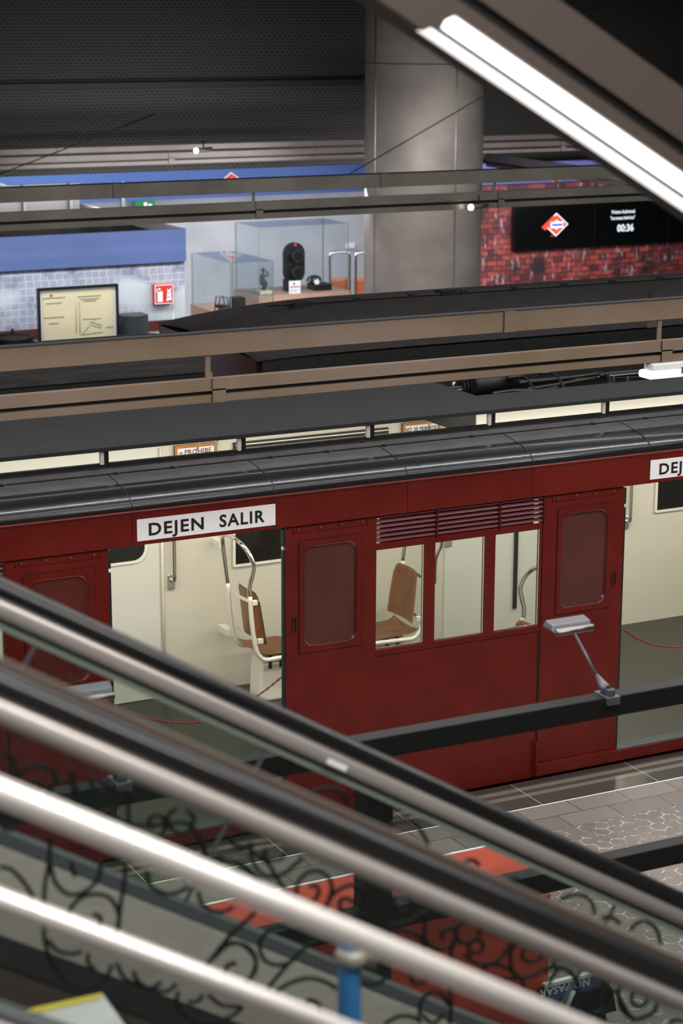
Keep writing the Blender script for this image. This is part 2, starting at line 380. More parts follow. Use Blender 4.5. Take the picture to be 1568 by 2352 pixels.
# blue fascia of the far shop front, at the back
fb = AY(600, 449, 18).z; ft = 4.2
t = thing('blue_fascia', (8, 18, fb), 'long blue fascia panel high on the back wall, left of the steel column', 'fascia')
MB().box((-2, 18, fb), (AY(838, 430, 18).x+.6, 18.19, ft)).build('panel', 'blue_fascia', t)
def diamond(parent, cx, cz, Y, w, h, mats=('white', 'signred', 'white'), band='blue'):
    for k, (s, mm) in enumerate(((1, mats[0]), (.88, mats[1]), (.42, mats[2]))):
        y = Y-.006*(k+1)
        MB().prism([(cx-w/2*s, y, cz), (cx, y, cz+h/2*s), (cx+w/2*s, y, cz), (cx, y, cz-h/2*s)], (0, .004, 0)).build('diamond', mm, parent)
    y = Y-.03
    MB().box((cx-w*.26, y, cz-h*.13), (cx+w*.26, y+.004, cz+h*.13)).build('name_band', mats[0], parent)
    MB().box((cx-w*.22, y-.006, cz-h*.05), (cx+w*.22, y-.002, cz+h*.05)).build('name_bar', band, parent)
p = AY(532, 418, 17.95)
lg = thing('station_emblem', (p.x, 17.98, p.z), 'red and white diamond emblem on the blue fascia left of the column', 'logo')
diamond(lg, p.x, p.z, 17.97, .42, .3)
t = thing('exit_sign', AY(333, 470, 17.9), 'small green emergency exit sign under the blue fascia', 'sign')
p = AY(333, 472, 17.9)
MB().box((p.x-.16, 17.9, p.z-.07), (p.x+.16, 17.95, p.z+.07)).build('plate', 'green', t)
MB().box((p.x-.02, 17.89, p.z-.045), (p.x+.03, 17.9, p.z+.045)).box((p.x+.05, 17.89, p.z-.02), (p.x+.11, 17.9, p.z+.02)).build('running_figure', 'white', t)
# right of the column: violet fascia, brick wall, screen
YB = 15.6
bl = AY(1090, 600, YB).x
bt = AY(1200, 470, YB).z+.05
struct('wall_brick', MB().box((bl-.3, YB, 0), (24, YB+.15, bt+.25)), 'brick')
vz0 = AY(1250, 440, YB+.3).z-.3
t = thing('violet_fascia', (16, YB+.3, vz0), 'pale violet blue fascia above the printed brick wall', 'fascia')
MB().box((bl-.3, YB+.3, vz0), (24, YB+.45, AY(1250, 372, YB+.3).z)).build('panel', 'violet_fascia', t)
p = AY(1277, 408, YB+.28)
lg = thing('station_emblem', (p.x, YB+.28, p.z), 'red and white diamond emblem on the violet fascia above the screen', 'logo')
diamond(lg, p.x, p.z, YB+.29, .28, .22)
YS = YB-.12
a = AY(1181, 578, YS); b = AY(1700, 400, YS)
sz1 = AY(1181, 455, YS).z
t = thing('video_screen', (a.x, YS, a.z), 'wide black video screen with a countdown on the brick wall', 'screen')
MB().box((a.x, YS, a.z), (a.x+4.6, YS+.1, sz1)).build('panel', 'screen', t)
for xx in (AY(1365, 500, YS).x, AY(1535, 500, YS).x):
    MB().box((xx, YS-.002, a.z), (xx+.006, YS, sz1)).build('panel_joint', 'groove', t)
c = AY(1277, 516, YS-.01)
diamond(t, c.x, c.z, YS-.004, .44, .36, ('w_em', 'r_em', 'w_em'), 'b_em')
MB().prism([(c.x-.27, YS-.02, c.z-.03), (c.x-.2, YS-.02, c.z-.08), (c.x+.0, YS-.02, c.z+.12), (c.x-.06, YS-.02, c.z+.14)], (0, .004, 0)).build('emblem_arm', 'r_em', t)
text('emblem_year', 'desde 1919'[6:], 'r_em', t, AY(1264, 544, YS-.01), X, (0, 0, 1), .028, .02, 1.2)
q = AY(1405, 488, YS-.01); text('screen_line', 'Próximo Audiovisual:', 'w_em', t, (q.x, YS-.006, q.z-.02), X, (0, 0, 1), .052, .02, 1.0, width=.44)
q = AY(1402, 500, YS-.01); text('screen_line', '"Los trenes históricos"', 'w_em', t, (q.x, YS-.006, q.z-.035), X, (0, 0, 1), .052, .02, 1.0, width=.46)
q = AY(1417, 532, YS-.01); text('countdown', '00:36', 'w_em', t, (q.x, YS-.006, q.z), X, (0, 0, 1), .11, .02, 1.0, width=.31)
# steel column
cx, cy, cr = 13.18, 12.2, .765
t = thing('steel_column', (cx, cy, 0), 'wide round steel clad column between white wall and brick wall', 'column')
MB().lathe((cx, cy, 0), [(cr, 0), (cr, 6.6)], 64).build('cladding', 'colsteel', t)
def colseam(px):     # vertical joint strip where the picture shows it
    best = min((abs((math.atan2(RT.dot(V((math.cos(a), math.sin(a), 0))), 1))-math.atan2((px-975)/135, 1)), a) for a in [math.radians(k) for k in range(180, 360)])
    return best[1]
for px in (862, 1042):
    f = max(-.98, min(.98, (px-975)/136)); base = math.atan2(-fw.y, -fw.x); a = base + math.asin(f)
    q = V((cx+cr*math.cos(a), cy+cr*math.sin(a), 0))
    MB().tube([q, q+V((0, 0, 6.6))], .012, 6).build('joint_strip', 'steel', t)
zc = AY(950, 148, 11.45).z
MB().lathe((cx, cy, zc), [(cr+.002, -.006), (cr+.004, 0), (cr+.002, .006)], 64).build('panel_joint', 'groove', t)
# ------------------------------------------------------------------ left exhibition booth
BY = 10.0; bx = 8.91; bz = 2.747; bfz = 2.383
t = thing('exhibition_booth', (6, BY, 0), 'dark roofed booth with blue fascia and printed map wall at left', 'booth')
MB().box((-2, BY+.05, 0), (bx, BY+.15, bfz+.02)).build('map_wall', 'map', t)
MB().box((-2, BY, bfz), (bx, BY+.05, bz)).build('fascia', 'booth_fascia', t)
MB().box((bx-.05, BY+.05, bfz), (bx, 17.2, bz)).box((bx-.05, BY+.15, 0), (bx, 17.2, bfz)).build('side_wall', 'lightgrey', t)
MB().box((-2, BY+.05, bz-.14), (bx-.05, 17.2, bz-.1)).build('roof', 'dblack', t)
MB().box((-2, BY+.04, AY(300, 765, BY).z), (bx, BY+.06, AY(300, 742, BY).z)).build('stripe', 'mahogany', t)
MB().box((-2, 12.6, bz-.1), (bx-.3, 12.65, bz+.32)).build('upstand', 'groove', t)
for px in (57, 163, 282):
    q = AY(px, 510, 12.58); MB().box((q.x-.02, 12.55, bz-.1), (q.x+.02, 12.6, bz+.32)).build('stud', 'dblack', t)
# fire extinguisher sign
a = AY(355, 700, BY-.02); b = AY(398, 652, BY-.02)
t = thing('fire_sign', (a.x, BY-.02, a.z), 'red fire extinguisher sign on the map wall of the booth', 'sign')
MB().box((a.x, BY-.02, a.z), (b.x, BY+.04, b.z)).build('plate', 'signred', t)
w = b.x-a.x; h = b.z-a.z
MB().frame(rect_like(a.x+.004, b.x-.004, a.z+.004, b.z-.004, 0), rect_like(a.x+.012, b.x-.012, a.z+.012, b.z-.012, 0), BY-.024, BY-.02).build('border', 'white', t)
MB().box((a.x+.15*w, BY-.026, a.z+.12*h), (a.x+.42*w, BY-.021, a.z+.66*h)).tube([(a.x+.28*w, BY-.024, a.z+.66*h), (a.x+.28*w, BY-.024, a.z+.8*h), (a.x+.14*w, BY-.024, a.z+.76*h), (a.x+.12*w, BY-.024, a.z+.6*h)], .008, 6).build('extinguisher_symbol', 'white', t)
fl = MB()
for k in range(3): fl.prism([(a.x+(.6+.04*k)*w, BY-.025, a.z+(.14+.2*k)*h), (a.x+(.9-.03*k)*w, BY-.025, a.z+(.2+.2*k)*h), (a.x+(.86)*w, BY-.025, a.z+(.42+.2*k)*h), (a.x+.74*w, BY-.025, a.z+(.3+.2*k)*h), (a.x+.66*w, BY-.025, a.z+(.38+.2*k)*h)], (0, .003, 0))
fl.build('flame_symbol', 'white', t)
q = AY(397, 702, BY-.02)
tag(MB().tube([(q.x, BY-.02, q.z), (q.x, BY-.02, .9)], .006, 6).build('thin_post', 'steel'), 'thin grey post hanging straight below the fire sign', 'post')
# framed document
YD = BY-.35
a = AY(85, 662, YD); b = AY(270, 652, YD); c = AY(272, 800, YD)
t = thing('framed_document', (a.x, YD, c.z), 'black framed old cream document with a line graph', 'picture')
x0, x1, z1, z0 = a.x, b.x, (a.z+b.z)/2, c.z-.12
MB().frame(rect_like(x0, x1, z0, z1, 0), rect_like(x0+.025, x1-.025, z0+.025, z1-.025, 0), YD-.02, YD+.03).build('frame', 'black', t)
MB().box((x0+.02, YD+.005, z0+.02), (x1-.02, YD+.02, z1-.02)).build('mount', 'white', t)
MB().box((x0+.055, YD, z0+.05), (x1-.055, YD+.006, z1-.055)).build('document', 'paper', t)
MB().box((x0+.05, YD+.03, 0), (x0+.09, YD+.06, z1-.1)).box((x1-.09, YD+.03, 0), (x1-.05, YD+.06, z1-.1)).build('easel', 'black', t)
g = MB(); gy = YD-.002
for px0, py0, px1, py1 in ((98, 686, 150, 684), (106, 698, 142, 696), (100, 731, 148, 730), (112, 744, 134, 743), (178, 682, 232, 678), (184, 688, 228, 685), (192, 692, 220, 690), (243, 752, 260, 751)):
    p = AY(px0, py0, gy); q = AY(px1, py1, gy); g.box((p.x, gy, p.z-.006), (q.x, gy+.002, p.z+.006))
for line in (((182, 692), (184, 768)), ((190, 733), (232, 731)), ((190, 766), (220, 732)), ((206, 738), (234, 747)), ((186, 769), (236, 762)), ((212, 747), (233, 752)), ((175, 700), (175, 765))):
    g.tube([AY(*line[0], gy), AY(*line[1], gy)], .003, 4)
g.build('graph_lines', 'pencil', t)
MB().box((x0+.14, gy, z1-.1), (x0+.17, gy+.002, z1-.07)).build('seal', 'frame_wood', t)
# dark speckled box
a = AY(283, 790, BY-.3); b = AY(340, 722, BY-.3)
t = thing('dark_box', (a.x, BY-.3, 0), 'dark grey speckled curved box standing right of the framed document', 'box')
n = 8; pf = [(a.x+(b.x-a.x)*k/n, BY-.3-.08*math.sin(math.pi*k/n), 0) for k in range(n+1)] + [(b.x, BY-.1, 0), (a.x, BY-.1, 0)]
MB().prism(pf, (0, 0, b.z)).build('body', 'darkgrey', t)
# ------------------------------------------------------------------ display cases at the back
def case(name, fl, fr, top, bot, Y, dep, label, legs=True):
    a = AY(fl, bot, Y); b = AY(fr, bot, Y); zt = AY(fl, top, Y).z
    t = thing(name, (a.x, Y, 0), label, 'display case')
    MB().box((a.x, Y, a.z-.17), (b.x, Y+dep, a.z)).build('plinth_top', 'pinewood', t)
    for xx in (a.x+.06, b.x-.1):
        for yy in (Y+.05, Y+dep-.09): MB().box((xx, yy, 0), (xx+.04, yy+.04, a.z-.17)).build('leg', 'greymetal', t)
    g = 'case'; e = .02
    for q0, q1 in (((a.x+e, Y+e, a.z), (b.x-e, Y+e+.008, zt)), ((a.x+e, Y+dep-e, a.z), (b.x-e, Y+dep-e-.008, zt)), ((a.x+e, Y+e+.01, a.z), (a.x+e+.008, Y+dep-e-.01, zt)), ((b.x-e, Y+e+.01, a.z), (b.x-e-.008, Y+dep-e-.01, zt)), ((a.x+e, Y+e, zt), (b.x-e, Y+dep-e, zt+.008))):
        MB().box(q0, q1).build('glass_pane', g, t)
    ed = MB()
    for xx in (a.x+e, b.x-e):
        for yy in (Y+e, Y+dep-e): ed.box((xx-.006, yy-.006, a.z), (xx+.006, yy+.006, zt))
    ed.build('edge_joint', 'glassedge', t)
    return a, b, zt
Yc = 13.6
a1, b1, _ = case('display_case', 594, 803, 524, 681, Yc, .8, 'tall glass display case holding the signal lamp and telephone')
a2, b2, _ = case('display_case', 529, 632, 606, 728, 12.6, 1.3, 'low glass display case with small black apparatus, left of tall case')
def rel(px, Y, z): q = AY(px, 600, Y); return V((q.x, Y, z))
# signal
YY = Yc+.3; zb = a1.z
L = AY(652, 560, YY); R_ = AY(700, 560, YY); cxs = (L.x+R_.x)/2; hw = (R_.x-L.x)/2; ztop = AY(676, 557, YY).z
t = thing('signal_lamp', (cxs, YY, zb), 'black railway signal with two stacked lenses in the tall glass case', 'signal')
pl = rrect(cxs-hw, cxs+hw, zb+.1, ztop, hw*.98, 8)
MB().prism([(x, YY, z) for x, z in pl], (0, .05, 0)).build('back_plate', 'black', t)
MB().box((cxs-.13, YY-.02, zb), (cxs+.02, YY+.1, zb+.16)).build('foot', 'dblack', t)
for zz in (ztop-.17, zb+.26):
    r = .085
    h = MB().tube([(cxs, YY-.12, zz), (cxs, YY, zz)], r, 20).build('lamp_hood', 'dblack', t)
    MB().tube([(cxs, YY-.128, zz), (cxs, YY-.12, zz)], r*.72, 20).build('lens', 'darkglass', h)
MB().tube([(cxs+.01, YY-.01, ztop-.03), (cxs+.01, YY+.0, ztop-.03)], .02, 10).build('red_marker', 'signred', t)
a = AY(664, 668, YY-.25); b = AY(690, 637, YY-.25)
t = thing('number_card', (a.x, YY-.25, zb), 'white card with a red line standing before the signal lamp', 'sign')
hh = b.z-a.z
MB().box((a.x, YY-.25, zb), (b.x, YY-.24, zb+hh)).build('card', 'white', t)
MB().box((a.x+.01, YY-.254, zb+hh*.5), (b.x-.01, YY-.251, zb+hh*.57)).build('red_line', 'signred', t)
text('number', '8', 'ink', t, (a.x+.06, YY-.253, zb+hh*.68), X, (0, 0, 1), hh*.2, .02)
text('number', '2 11', 'pencil', t, (a.x+.02, YY-.253, zb+hh*.15), X, (0, 0, 1), hh*.2, .02)
# telephone
p = AY(722, 663, YY-.1); 
t = thing('telephone', (p.x, YY-.1, zb), 'old black desk telephone in the tall glass case', 'telephone')
MB().box((p.x-.02, YY-.16, zb), (p.x+.24, YY+.1, zb+.09)).build('base', 'black', t, .01)
MB().lathe((p.x+.02, YY-.04, zb+.09), [(.07, 0), (.05, .05), (.035, .1), (.01, .11)], 16).build('body', 'black', t)
MB().tube(smooth_poly([(p.x-.08, YY-.04, zb+.12), (p.x-.06, YY-.04, zb+.17), (p.x+.02, YY-.04, zb+.19), (p.x+.1, YY-.04, zb+.17), (p.x+.12, YY-.04, zb+.12)]), .017, 8).build('handset', 'black', t)
MB().tube([(p.x+.02, YY-.14, zb+.12), (p.x+.02, YY-.11, zb+.12)], .035, 16).build('dial', 'white', t)
# statuette
p = AY(608, 672, Yc+.15); z = zb
t = thing('statuette', (p.x, Yc+.2, z), 'small bronze statuette on a stepped base inside the glass case', 'statue')
MB().box((p.x-.1, Yc+.12, z), (p.x+.1, Yc+.28, z+.05)).build('base', 'paper', t, .008)
MB().tube(smooth_poly([(p.x, Yc+.2, z+.05), (p.x+.02, Yc+.2, z+.12), (p.x-.02, Yc+.2, z+.2), (p.x, Yc+.2, z+.27), (p.x, Yc+.2, z+.3)]), [.03]*5+[.045]*5+[.04]*5+[.018]*5+[.02], 12).tube(smooth_poly([(p.x-.01, Yc+.2, z+.24), (p.x-.06, Yc+.2, z+.2), (p.x-.05, Yc+.2, z+.13)]), .012, 8).tube(smooth_poly([(p.x+.02, Yc+.2, z+.24), (p.x+.07, Yc+.2, z+.25), (p.x+.05, Yc+.2, z+.31)]), .012, 8).lathe((p.x, Yc+.2, z+.3), [(.005, 0), (.03, .015), (.03, .04), (.01, .055)], 12).build('figure', 'darkgrey', t)
# apparatus on the low case
for i, (px, wd_, lab) in enumerate(((510, .15, 'small open black metal instrument, left one in low glass case'), (545, .18, 'small black instrument box with red dots, right one in low case'))):
    p = AY(px, 722, 13.0); z = a2.z
    t = thing('instrument', (p.x, 13.0, z), lab, 'instrument')
    if i == 0:
        f = MB()
        for s in (0, 1):
            y = 12.95+s*.12; f.tube([(p.x-wd_/2, y, z+.012), (p.x-wd_*.35, y, z+.2), (p.x+wd_*.35, y, z+.2), (p.x+wd_/2, y, z+.012)], .01, 6, True)
        f.box((p.x-wd_*.4, 12.95, z+.06), (p.x+wd_*.4, 13.07, z+.1)).build('frame', 'black', t)
        MB().lathe((p.x, 13.0, z), [(.05, 0), (.05, .05), (.02, .08)], 14).build('dial', 'signred', t)
    else:
        MB().prism([(p.x-wd_/2, 12.92, z), (p.x+wd_/2, 12.92, z), (p.x+wd_*.42, 12.92, z+.19), (p.x-wd_*.42, 12.92, z+.19)], (0, .16, 0)).build('casing', 'dblack', t)
        for k in range(3): MB().lathe((p.x-.05+k*.05, 12.91, z+.05), [(.012, 0), (.012, .02)], 8).build('knob', 'signred', t)
# old train seats shown behind
for px, lab in ((779, 'tan exhibition bench seat with chrome hoop, left of the pair'), (838, 'tan exhibition bench seat with chrome hoop partly behind the column')):
    YK = 15.2; p = AY(px, 690, YK); zt = AY(px, 580, YK).z; zs = AY(px, 640, YK).z
    t = thing('hooped_bench', (p.x, YK, 0), lab, 'seat')
    w_ = .16
    MB().tube(smooth_poly([(p.x-w_, YK, 0), (p.x-w_, YK, zs), (p.x-w_, YK, zt-.06), (p.x-w_+.05, YK, zt), (p.x+w_-.05, YK, zt), (p.x+w_, YK, zt-.06), (p.x+w_, YK, zs), (p.x+w_, YK, 0)], 4), .022, 8).build('grab_rail', 'chrome', t)
    MB().box((p.x-w_+.03, YK+.03, .45), (p.x+w_+.06, YK+.1, zs)).build('backrest', 'tan', t, .03)
    MB().box((p.x-w_+.03, YK-.4, .4), (p.x+w_+.06, YK+.05, .5)).build('seat_pad', 'tan', t, .03)
p = AY(810, 565, 18.1)
tag(MB().box((p.x-.07, 18.15, p.z-.04), (p.x+.07, 18.2, p.z+.04)).build('wall_socket', 'white', None, .004), 'small white box on the plaster wall beside the column', 'socket')
# ------------------------------------------------------------------ trays under the ceiling
def tray(label, Y, zu, zl, x0, x1, m, joints, jup, brs, hangers):
    """upper plain rail over a lower slotted rail, joined by short vertical brackets"""
    t = thing('cable_tray', (x0, Y, zl[0]), label, 'cable tray'); th = .05
    if zu: 
        MB().box((x0, Y, zu[0]), (x1, Y+th, zu[1])).build('upper_rail', m, t)
        MB().box((x0, Y-.003, zu[1]-.002), (x1, Y+th+.01, zu[1]+.006)).build('top_cap', 'groove', t)
    zb, zt = zl; h = zt-zb
    MB().box((x0, Y, zt-h*.44), (x1, Y+th, zt)).build('lower_rail', m, t)
    MB().box((x0, Y-.006, zt-h*.5), (x1, Y+th, zt-h*.44)).build('rail_lip', m, t)
    MB().box((x0, Y+.03, zb+h*.3), (x1, Y+th, zt-h*.5)).build('slot', 'groove', t)
    MB().box((x0, Y, zb), (x1, Y+th, zb+h*.32)).build('bottom_rail', m, t)
    for jx, zz in [(j, zl) for j in joints]+[(j, zu) for j in jup if zu]:
        MB().box((jx, Y-.006, zz[0]-.002), (jx+.08, Y, zz[1]+.002)).build('splice', m, t); MB().box((jx-.003, Y-.008, zz[0]-.001), (jx, Y, zz[1]+.001)).build('joint', 'groove', t)
    for b_ in brs:
        if zu:
            MB().box((b_, Y+.02, zt), (b_+.03, Y+.03, zu[0])).build('bracket', m, t)
            MB().prism([(b_+.03, Y+.035, zu[0]-.01), (b_+.03, Y+.035, zu[0]-.05), (b_+.2, Y+.4, zu[0]-.12), (b_+.2, Y+.4, zu[0]-.08)], (0, .01, 0)).build('stay', m, t)
        if hangers: MB().tube([(b_+.03, Y+.5, zt), (b_+.03, Y+.5, 6.6)], .004, 6).build('hanger', 'black', t)
    return t
def zr(px, y0, y1, Y): return (AY(px, y1, Y).z, AY(px, y0, Y).z)
tray('brown steel double cable tray crossing just above the red train', -1.0, zr(784, 743, 792, -1), (3.034, 3.165), -2, 16, 'tray', (1.4, 4.43, 7.44, 10.47), (3.0, 6.3), (1.4, 4.40, 7.42, 10.4), False)
tray('bare steel double cable tray crossing in front of the column', 8, zr(450, 415, 448, 8), zr(450, 469, 510, 8), 2, 24, 'tray2', (5.9, 8.85, 11.75, 14.7), (7.3, 10.3), (5.95, 8.82, 11.7, 14.6), False)
tray('brown double tray highest before the dark mesh, left of the column', 13.6, zr(420, 332, 344, 13.6), zr(420, 350, 376, 13.6), 2, 24, 'tray3', (7.2, 10.2, 13.2, 16.2), (8.7, 14.6), (), False)
# tray running away from the camera at right
p = AZ(1116, 352, 3.3); q = AZ(1480, 402, 3.3)
t = thing('cable_tray', p, 'dark steel tray running towards the brick wall right of the column', 'cable tray')
dd = q-p
MB().prism([p, p+V((0, 0, -.1)), p+V((0, 0, -.1))+V((0.05, 0, 0)), p+V((.05, 0, 0))], dd).build('side_rail', 'greymetal', t)
MB().prism([p+V((0, 0, -.13)), p+V((0, 0, -.17)), p+V((.25, .2, -.17)), p+V((.25, .2, -.13))], dd).build('base_rail', 'brown', t)
# suspension wires and small spot lamps
a = AY(1108, 222, 9.5); b = AY(795, 404, 10.6)
tag(MB().tube([a, b], .008, 6).build('brace_cable', 'black'), 'thin dark brace cable slanting across the steel column', 'cable')
a = AY(180, 330, 12.6); b = AY(0, 400, 12.6)
tag(MB().tube([a+(a-b), b-(a-b)*.3], .008, 6).build('brace_cable', 'black'), 'thin dark brace cable slanting at far left before the mesh', 'cable')
for (px, py, Y, lab) in ((452, 346, 12.9, 'small lit spot lamp hanging before the dark mesh'), (1083, 476, 7.9, 'small lit spot lamp under the steel tray, before the column')):
    p = AY(px, py, Y); t = thing('spot_lamp', p, lab, 'lamp')
    MB().tube([p, p+V((.22, .05, .01))], .03, 12).build('housing', 'greymetal', t)
    MB().tube([p-V((.025, .006, 0)), p], .033, 12).build('lit_front', 'spot_em', t)
    MB().tube([p+V((.1, .02, 0)), V((p.x+.1, p.y+.02, p.z+.12))], .01, 6).build('stem', 'black', t)
# ------------------------------------------------------------------ second track: two dark cars
YT0, YT1 = 4.0, 6.3
t = thing('old_train_car', (8.5, 5.1, -1), 'black roofed old train car behind the red train, right side', 'train')
eaves = 2.42; xe = AY(470, 752, 5.1).x
def roofB(u, v):
    x = xe + (18-xe)*(u**2.0); y = YT0+(YT1-YT0)*v
    arch = math.sin(math.pi*v)**.75
    f = min(1, (x-xe)/1.5); f = math.sqrt(max(0, 1-(1-f)**2))
    return (x, y, 2.3 + .27*arch*(.25+.75*f)*1.0 + .03*f)
MB().grid(roofB, 60, 20, -.02).build('roof', 'roof', t)
MB().box((xe+.05, YT0+.02, -.9), (18, YT0+.1, 2.31)).build('side_wall', 'dblack', t)
MB().box((xe+.05, YT1-.1, -.9), (18, YT1-.02, 2.31)).build('far_wall', 'dblack', t)
MB().box((xe+.03, YT0+.1, -.9), (xe+.1, YT1-.1, 2.3)).build('end_wall', 'red_dark', t)
for pp, yy, zz in (((785, 1568), 5.0, .0), ((790, 1500), 4.35, 0.0)):
    x0 = AY(pp[0]-170, 700, yy).x; zr = roofB(.9, (yy-YT0)/(YT1-YT0))[2]+.01
    MB().tube([(x0, yy, zr), (17, yy, zr)], .012, 6).build('roof_pipe', 'dblack', t)
    k = 0
    for xx in [x0+.3+.55*i for i in range(12)]:
        k += 1; MB().box((xx, yy-.03, zr-.03), (xx+.06, yy+.03, zr+.02)).build('pipe_clip', 'dblack', t)
for px, py in ((670, 698), (1010, 672), (1340, 662)):
    q = AY(px, py, 5.0); MB().box((q.x, 4.95, q.z-.06), (q.x+.16, 5.1, q.z+.02)).build('roof_box', 'dblack', t)
MB().tube(smooth_poly([AY(1390, 662, 5.0), AY(1440, 660, 4.9), AY(1480, 668, 4.7), AY(1500, 690, 4.4)]), .012, 6).build('roof_hose', 'dblack', t)
t = thing('old_train_car', (4, 5, -1), 'dark grey roofed old train car at far left behind the trays', 'train')
xl = AY(478, 835, 4.1).x
def roofA(u, v):
    x = -1+(xl+1)*u; y = YT0+(5.6-YT0)*v
    return (x, y, 2.19+.22*math.sin(math.pi*(.04+.8*v))**.6)
MB().grid(roofA, 40, 16, -.02).build('roof', mat('streaky_dark_roof', (56, 55, 56), .6, c2=(84, 82, 82), ns=5, stretch=(.5, 3, 3), bump=.3, bs=12), t)
MB().box((-1, YT0+.02, -.9), (xl-.02, YT0+.1, 2.25)).build('side_wall', 'dblack', t)
MB().box((xl-.08, YT0+.1, -.9), (xl-.02, 5.5, 2.3)).build('end_wall', 'mahogany', t)
for k in range(9): MB().box((xl+.0, YT0+.05+.05*k, 2.1), (xl+.012, YT0+.08+.05*k, 2.25)).build('end_louvre', 'lightgrey', t)
p = AY(30, 792, 4.6)
t = thing('roof_ventilator', p-V((0, 0, .08)), 'black round ventilator pot on the left dark car roof', 'ventilator')
MB().lathe(p-V((0, 0, .12)), [(.2, 0), (.2, .13), (.14, .16), (.17, .17), (.15, .2), (.02, .215)], 24).build('pot', 'dblack', t)
MB().tube([p+V((0, 0, .08)), p+V((0, 0, .13))], .012, 8).build('knob', 'dblack', t)
p = AY(82, 795, 4.6)
t = thing('domed_ventilator', p-V((0, 0, .1)), 'low black domed ventilator right of the ventilator pot', 'ventilator')
MB().lathe(p-V((0, 0, .1)), [(.13, 0), (.11, .09), (.05, .12), (.01, .125)], 20).build('dome', 'dblack', t)
# ------------------------------------------------------------------ the red train
TR = thing('metro_train_car', (6.8, 1.25, -1.2), 'red old metro car with open doors and black roof', 'train')
PER = 3.74; x_lo, x_hi = -.4, 14
zs, zf0, zf1 = .08, 1.995, 2.215
MB().box((x_lo, -.022, zf0), (x_hi, .03, zf1-.018)).build('fascia', 'red', TR)
MB().box((x_lo, .052, 1.995), (x_hi, .056, 2.25)).build('inner_lining', 'cream', TR)
MB().tube([(x_lo, -.018, zf1-.012), (x_hi, -.018, zf1-.012)], .012, 8).build('fascia_bead', 'red', TR)
seams = [-.4+.9435*k+.0+(.541) for k in range(15)]
seams = [4.321+.9442*k for k in range(-4, 10)]
sm = MB()
for xs in seams: sm.box((xs-.0025, -.0245, zf0), (xs+.0025, -.02, zf1-.02))
sm.build('fascia_joint', 'red_dark', TR)
prof = [(-.022, 2.205), (-.024, 2.235), (-.012, 2.262), (.015, 2.285), (.06, 2.304), (.12, 2.32), (.19, 2.333)]
MB().strip([(x_lo, y, z) for y, z in prof], (x_hi-x_lo, 0, 0), (0, .02, -.012)).build('roof_edge', 'roof_gloss', TR)
prof2 = [(.19, 2.333), (.28, 2.346), (.36, 2.355), (.44, 2.363), (.55, 2.372)]
MB().strip([(x_lo, y, z) for y, z in prof2], (x_hi-x_lo, 0, 0), (0, .0, -.014)).build('roof_shoulder', 'roof', TR)
MB().strip([(x_lo, 2.5-y, z) for y, z in (prof+prof2)[::-1]], (x_hi-x_lo, 0, 0), (0, 0, -.014)).build('far_roof_shoulder', 'roof', TR)
rs = MB()
for xs in seams:
    rs.strip([(xs-.003, y-.001, z+.0025) for y, z in prof+prof2[1:3]], (.006, 0, 0), (0, .002, -.003))
rs.build('roof_joint', 'dblack', TR)
# batten strips on the shoulder
bs_ = MB()
for yy, z in ((.36, 2.359), (.49, 2.371)):
    x = x_lo
    while x < x_hi:
        L = random.uniform(.35, 1.1) if yy < .4 else .94
        bs_.box((x, yy, z-.002), (x+L-.03, yy+.012, z+.004)); 
        bs_.box((x+L-.04, yy-.012, z-.002), (x+L-.015, yy+.02, z+.007))
        x += L
bs_.build('roof_batten', 'dblack', TR)
MB().box((x_lo, .53, 2.365), (x_hi, .56, 2.39)).build('clerestory_sill', 'dblack', TR)
XH = 7.32
MB().box((x_lo, .50, 2.472), (XH, 2.0, 2.497)).build('clerestory_roof', 'slab', TR)
o = MB().box((XH, .50, 2.472), (x_hi, 1.0, 2.497)).build('clerestory_roof', 'slab', TR)
MB().box((XH, 2.0, 2.2), (x_hi, 2.05, 2.5)).build('well_wall', 'dblack', TR)
MB().box((XH, .98, 2.22), (x_hi, 1.0, 2.472)).build('well_lining', 'cream', TR)
MB().box((XH, 1.0, 2.2), (x_hi, 2.0, 2.22)).build('well_floor', 'dblack', TR)
MB().box((XH-.02, 1.0, 2.2), (XH, 2.0, 2.472)).build('well_end', 'dblack', TR)
for k in range(-4, 8):
    xs = 4.363+.9345*k
    MB().box((xs-.03, .525, 2.385), (xs-.006, .55, 2.474)).build('clerestory_post', 'white_enamel', TR)
    MB().box((xs-.004, .52, 2.385), (xs+.022, .56, 2.474)).build('post_cover', 'black', TR)
MB().box((x_lo, 1.95, 2.36), (XH, 2.0, 2.472)).build('far_clerestory_side', 'cream', TR)
MB().strip([(x_lo, 2.46, 2.03), (x_lo, 2.44, 2.18), (x_lo, 2.3, 2.27), (x_lo, 1.95, 2.345)], (x_hi-x_lo, 0, 0), (0, .012, .012)).build('ceiling_lining', 'cream', TR)
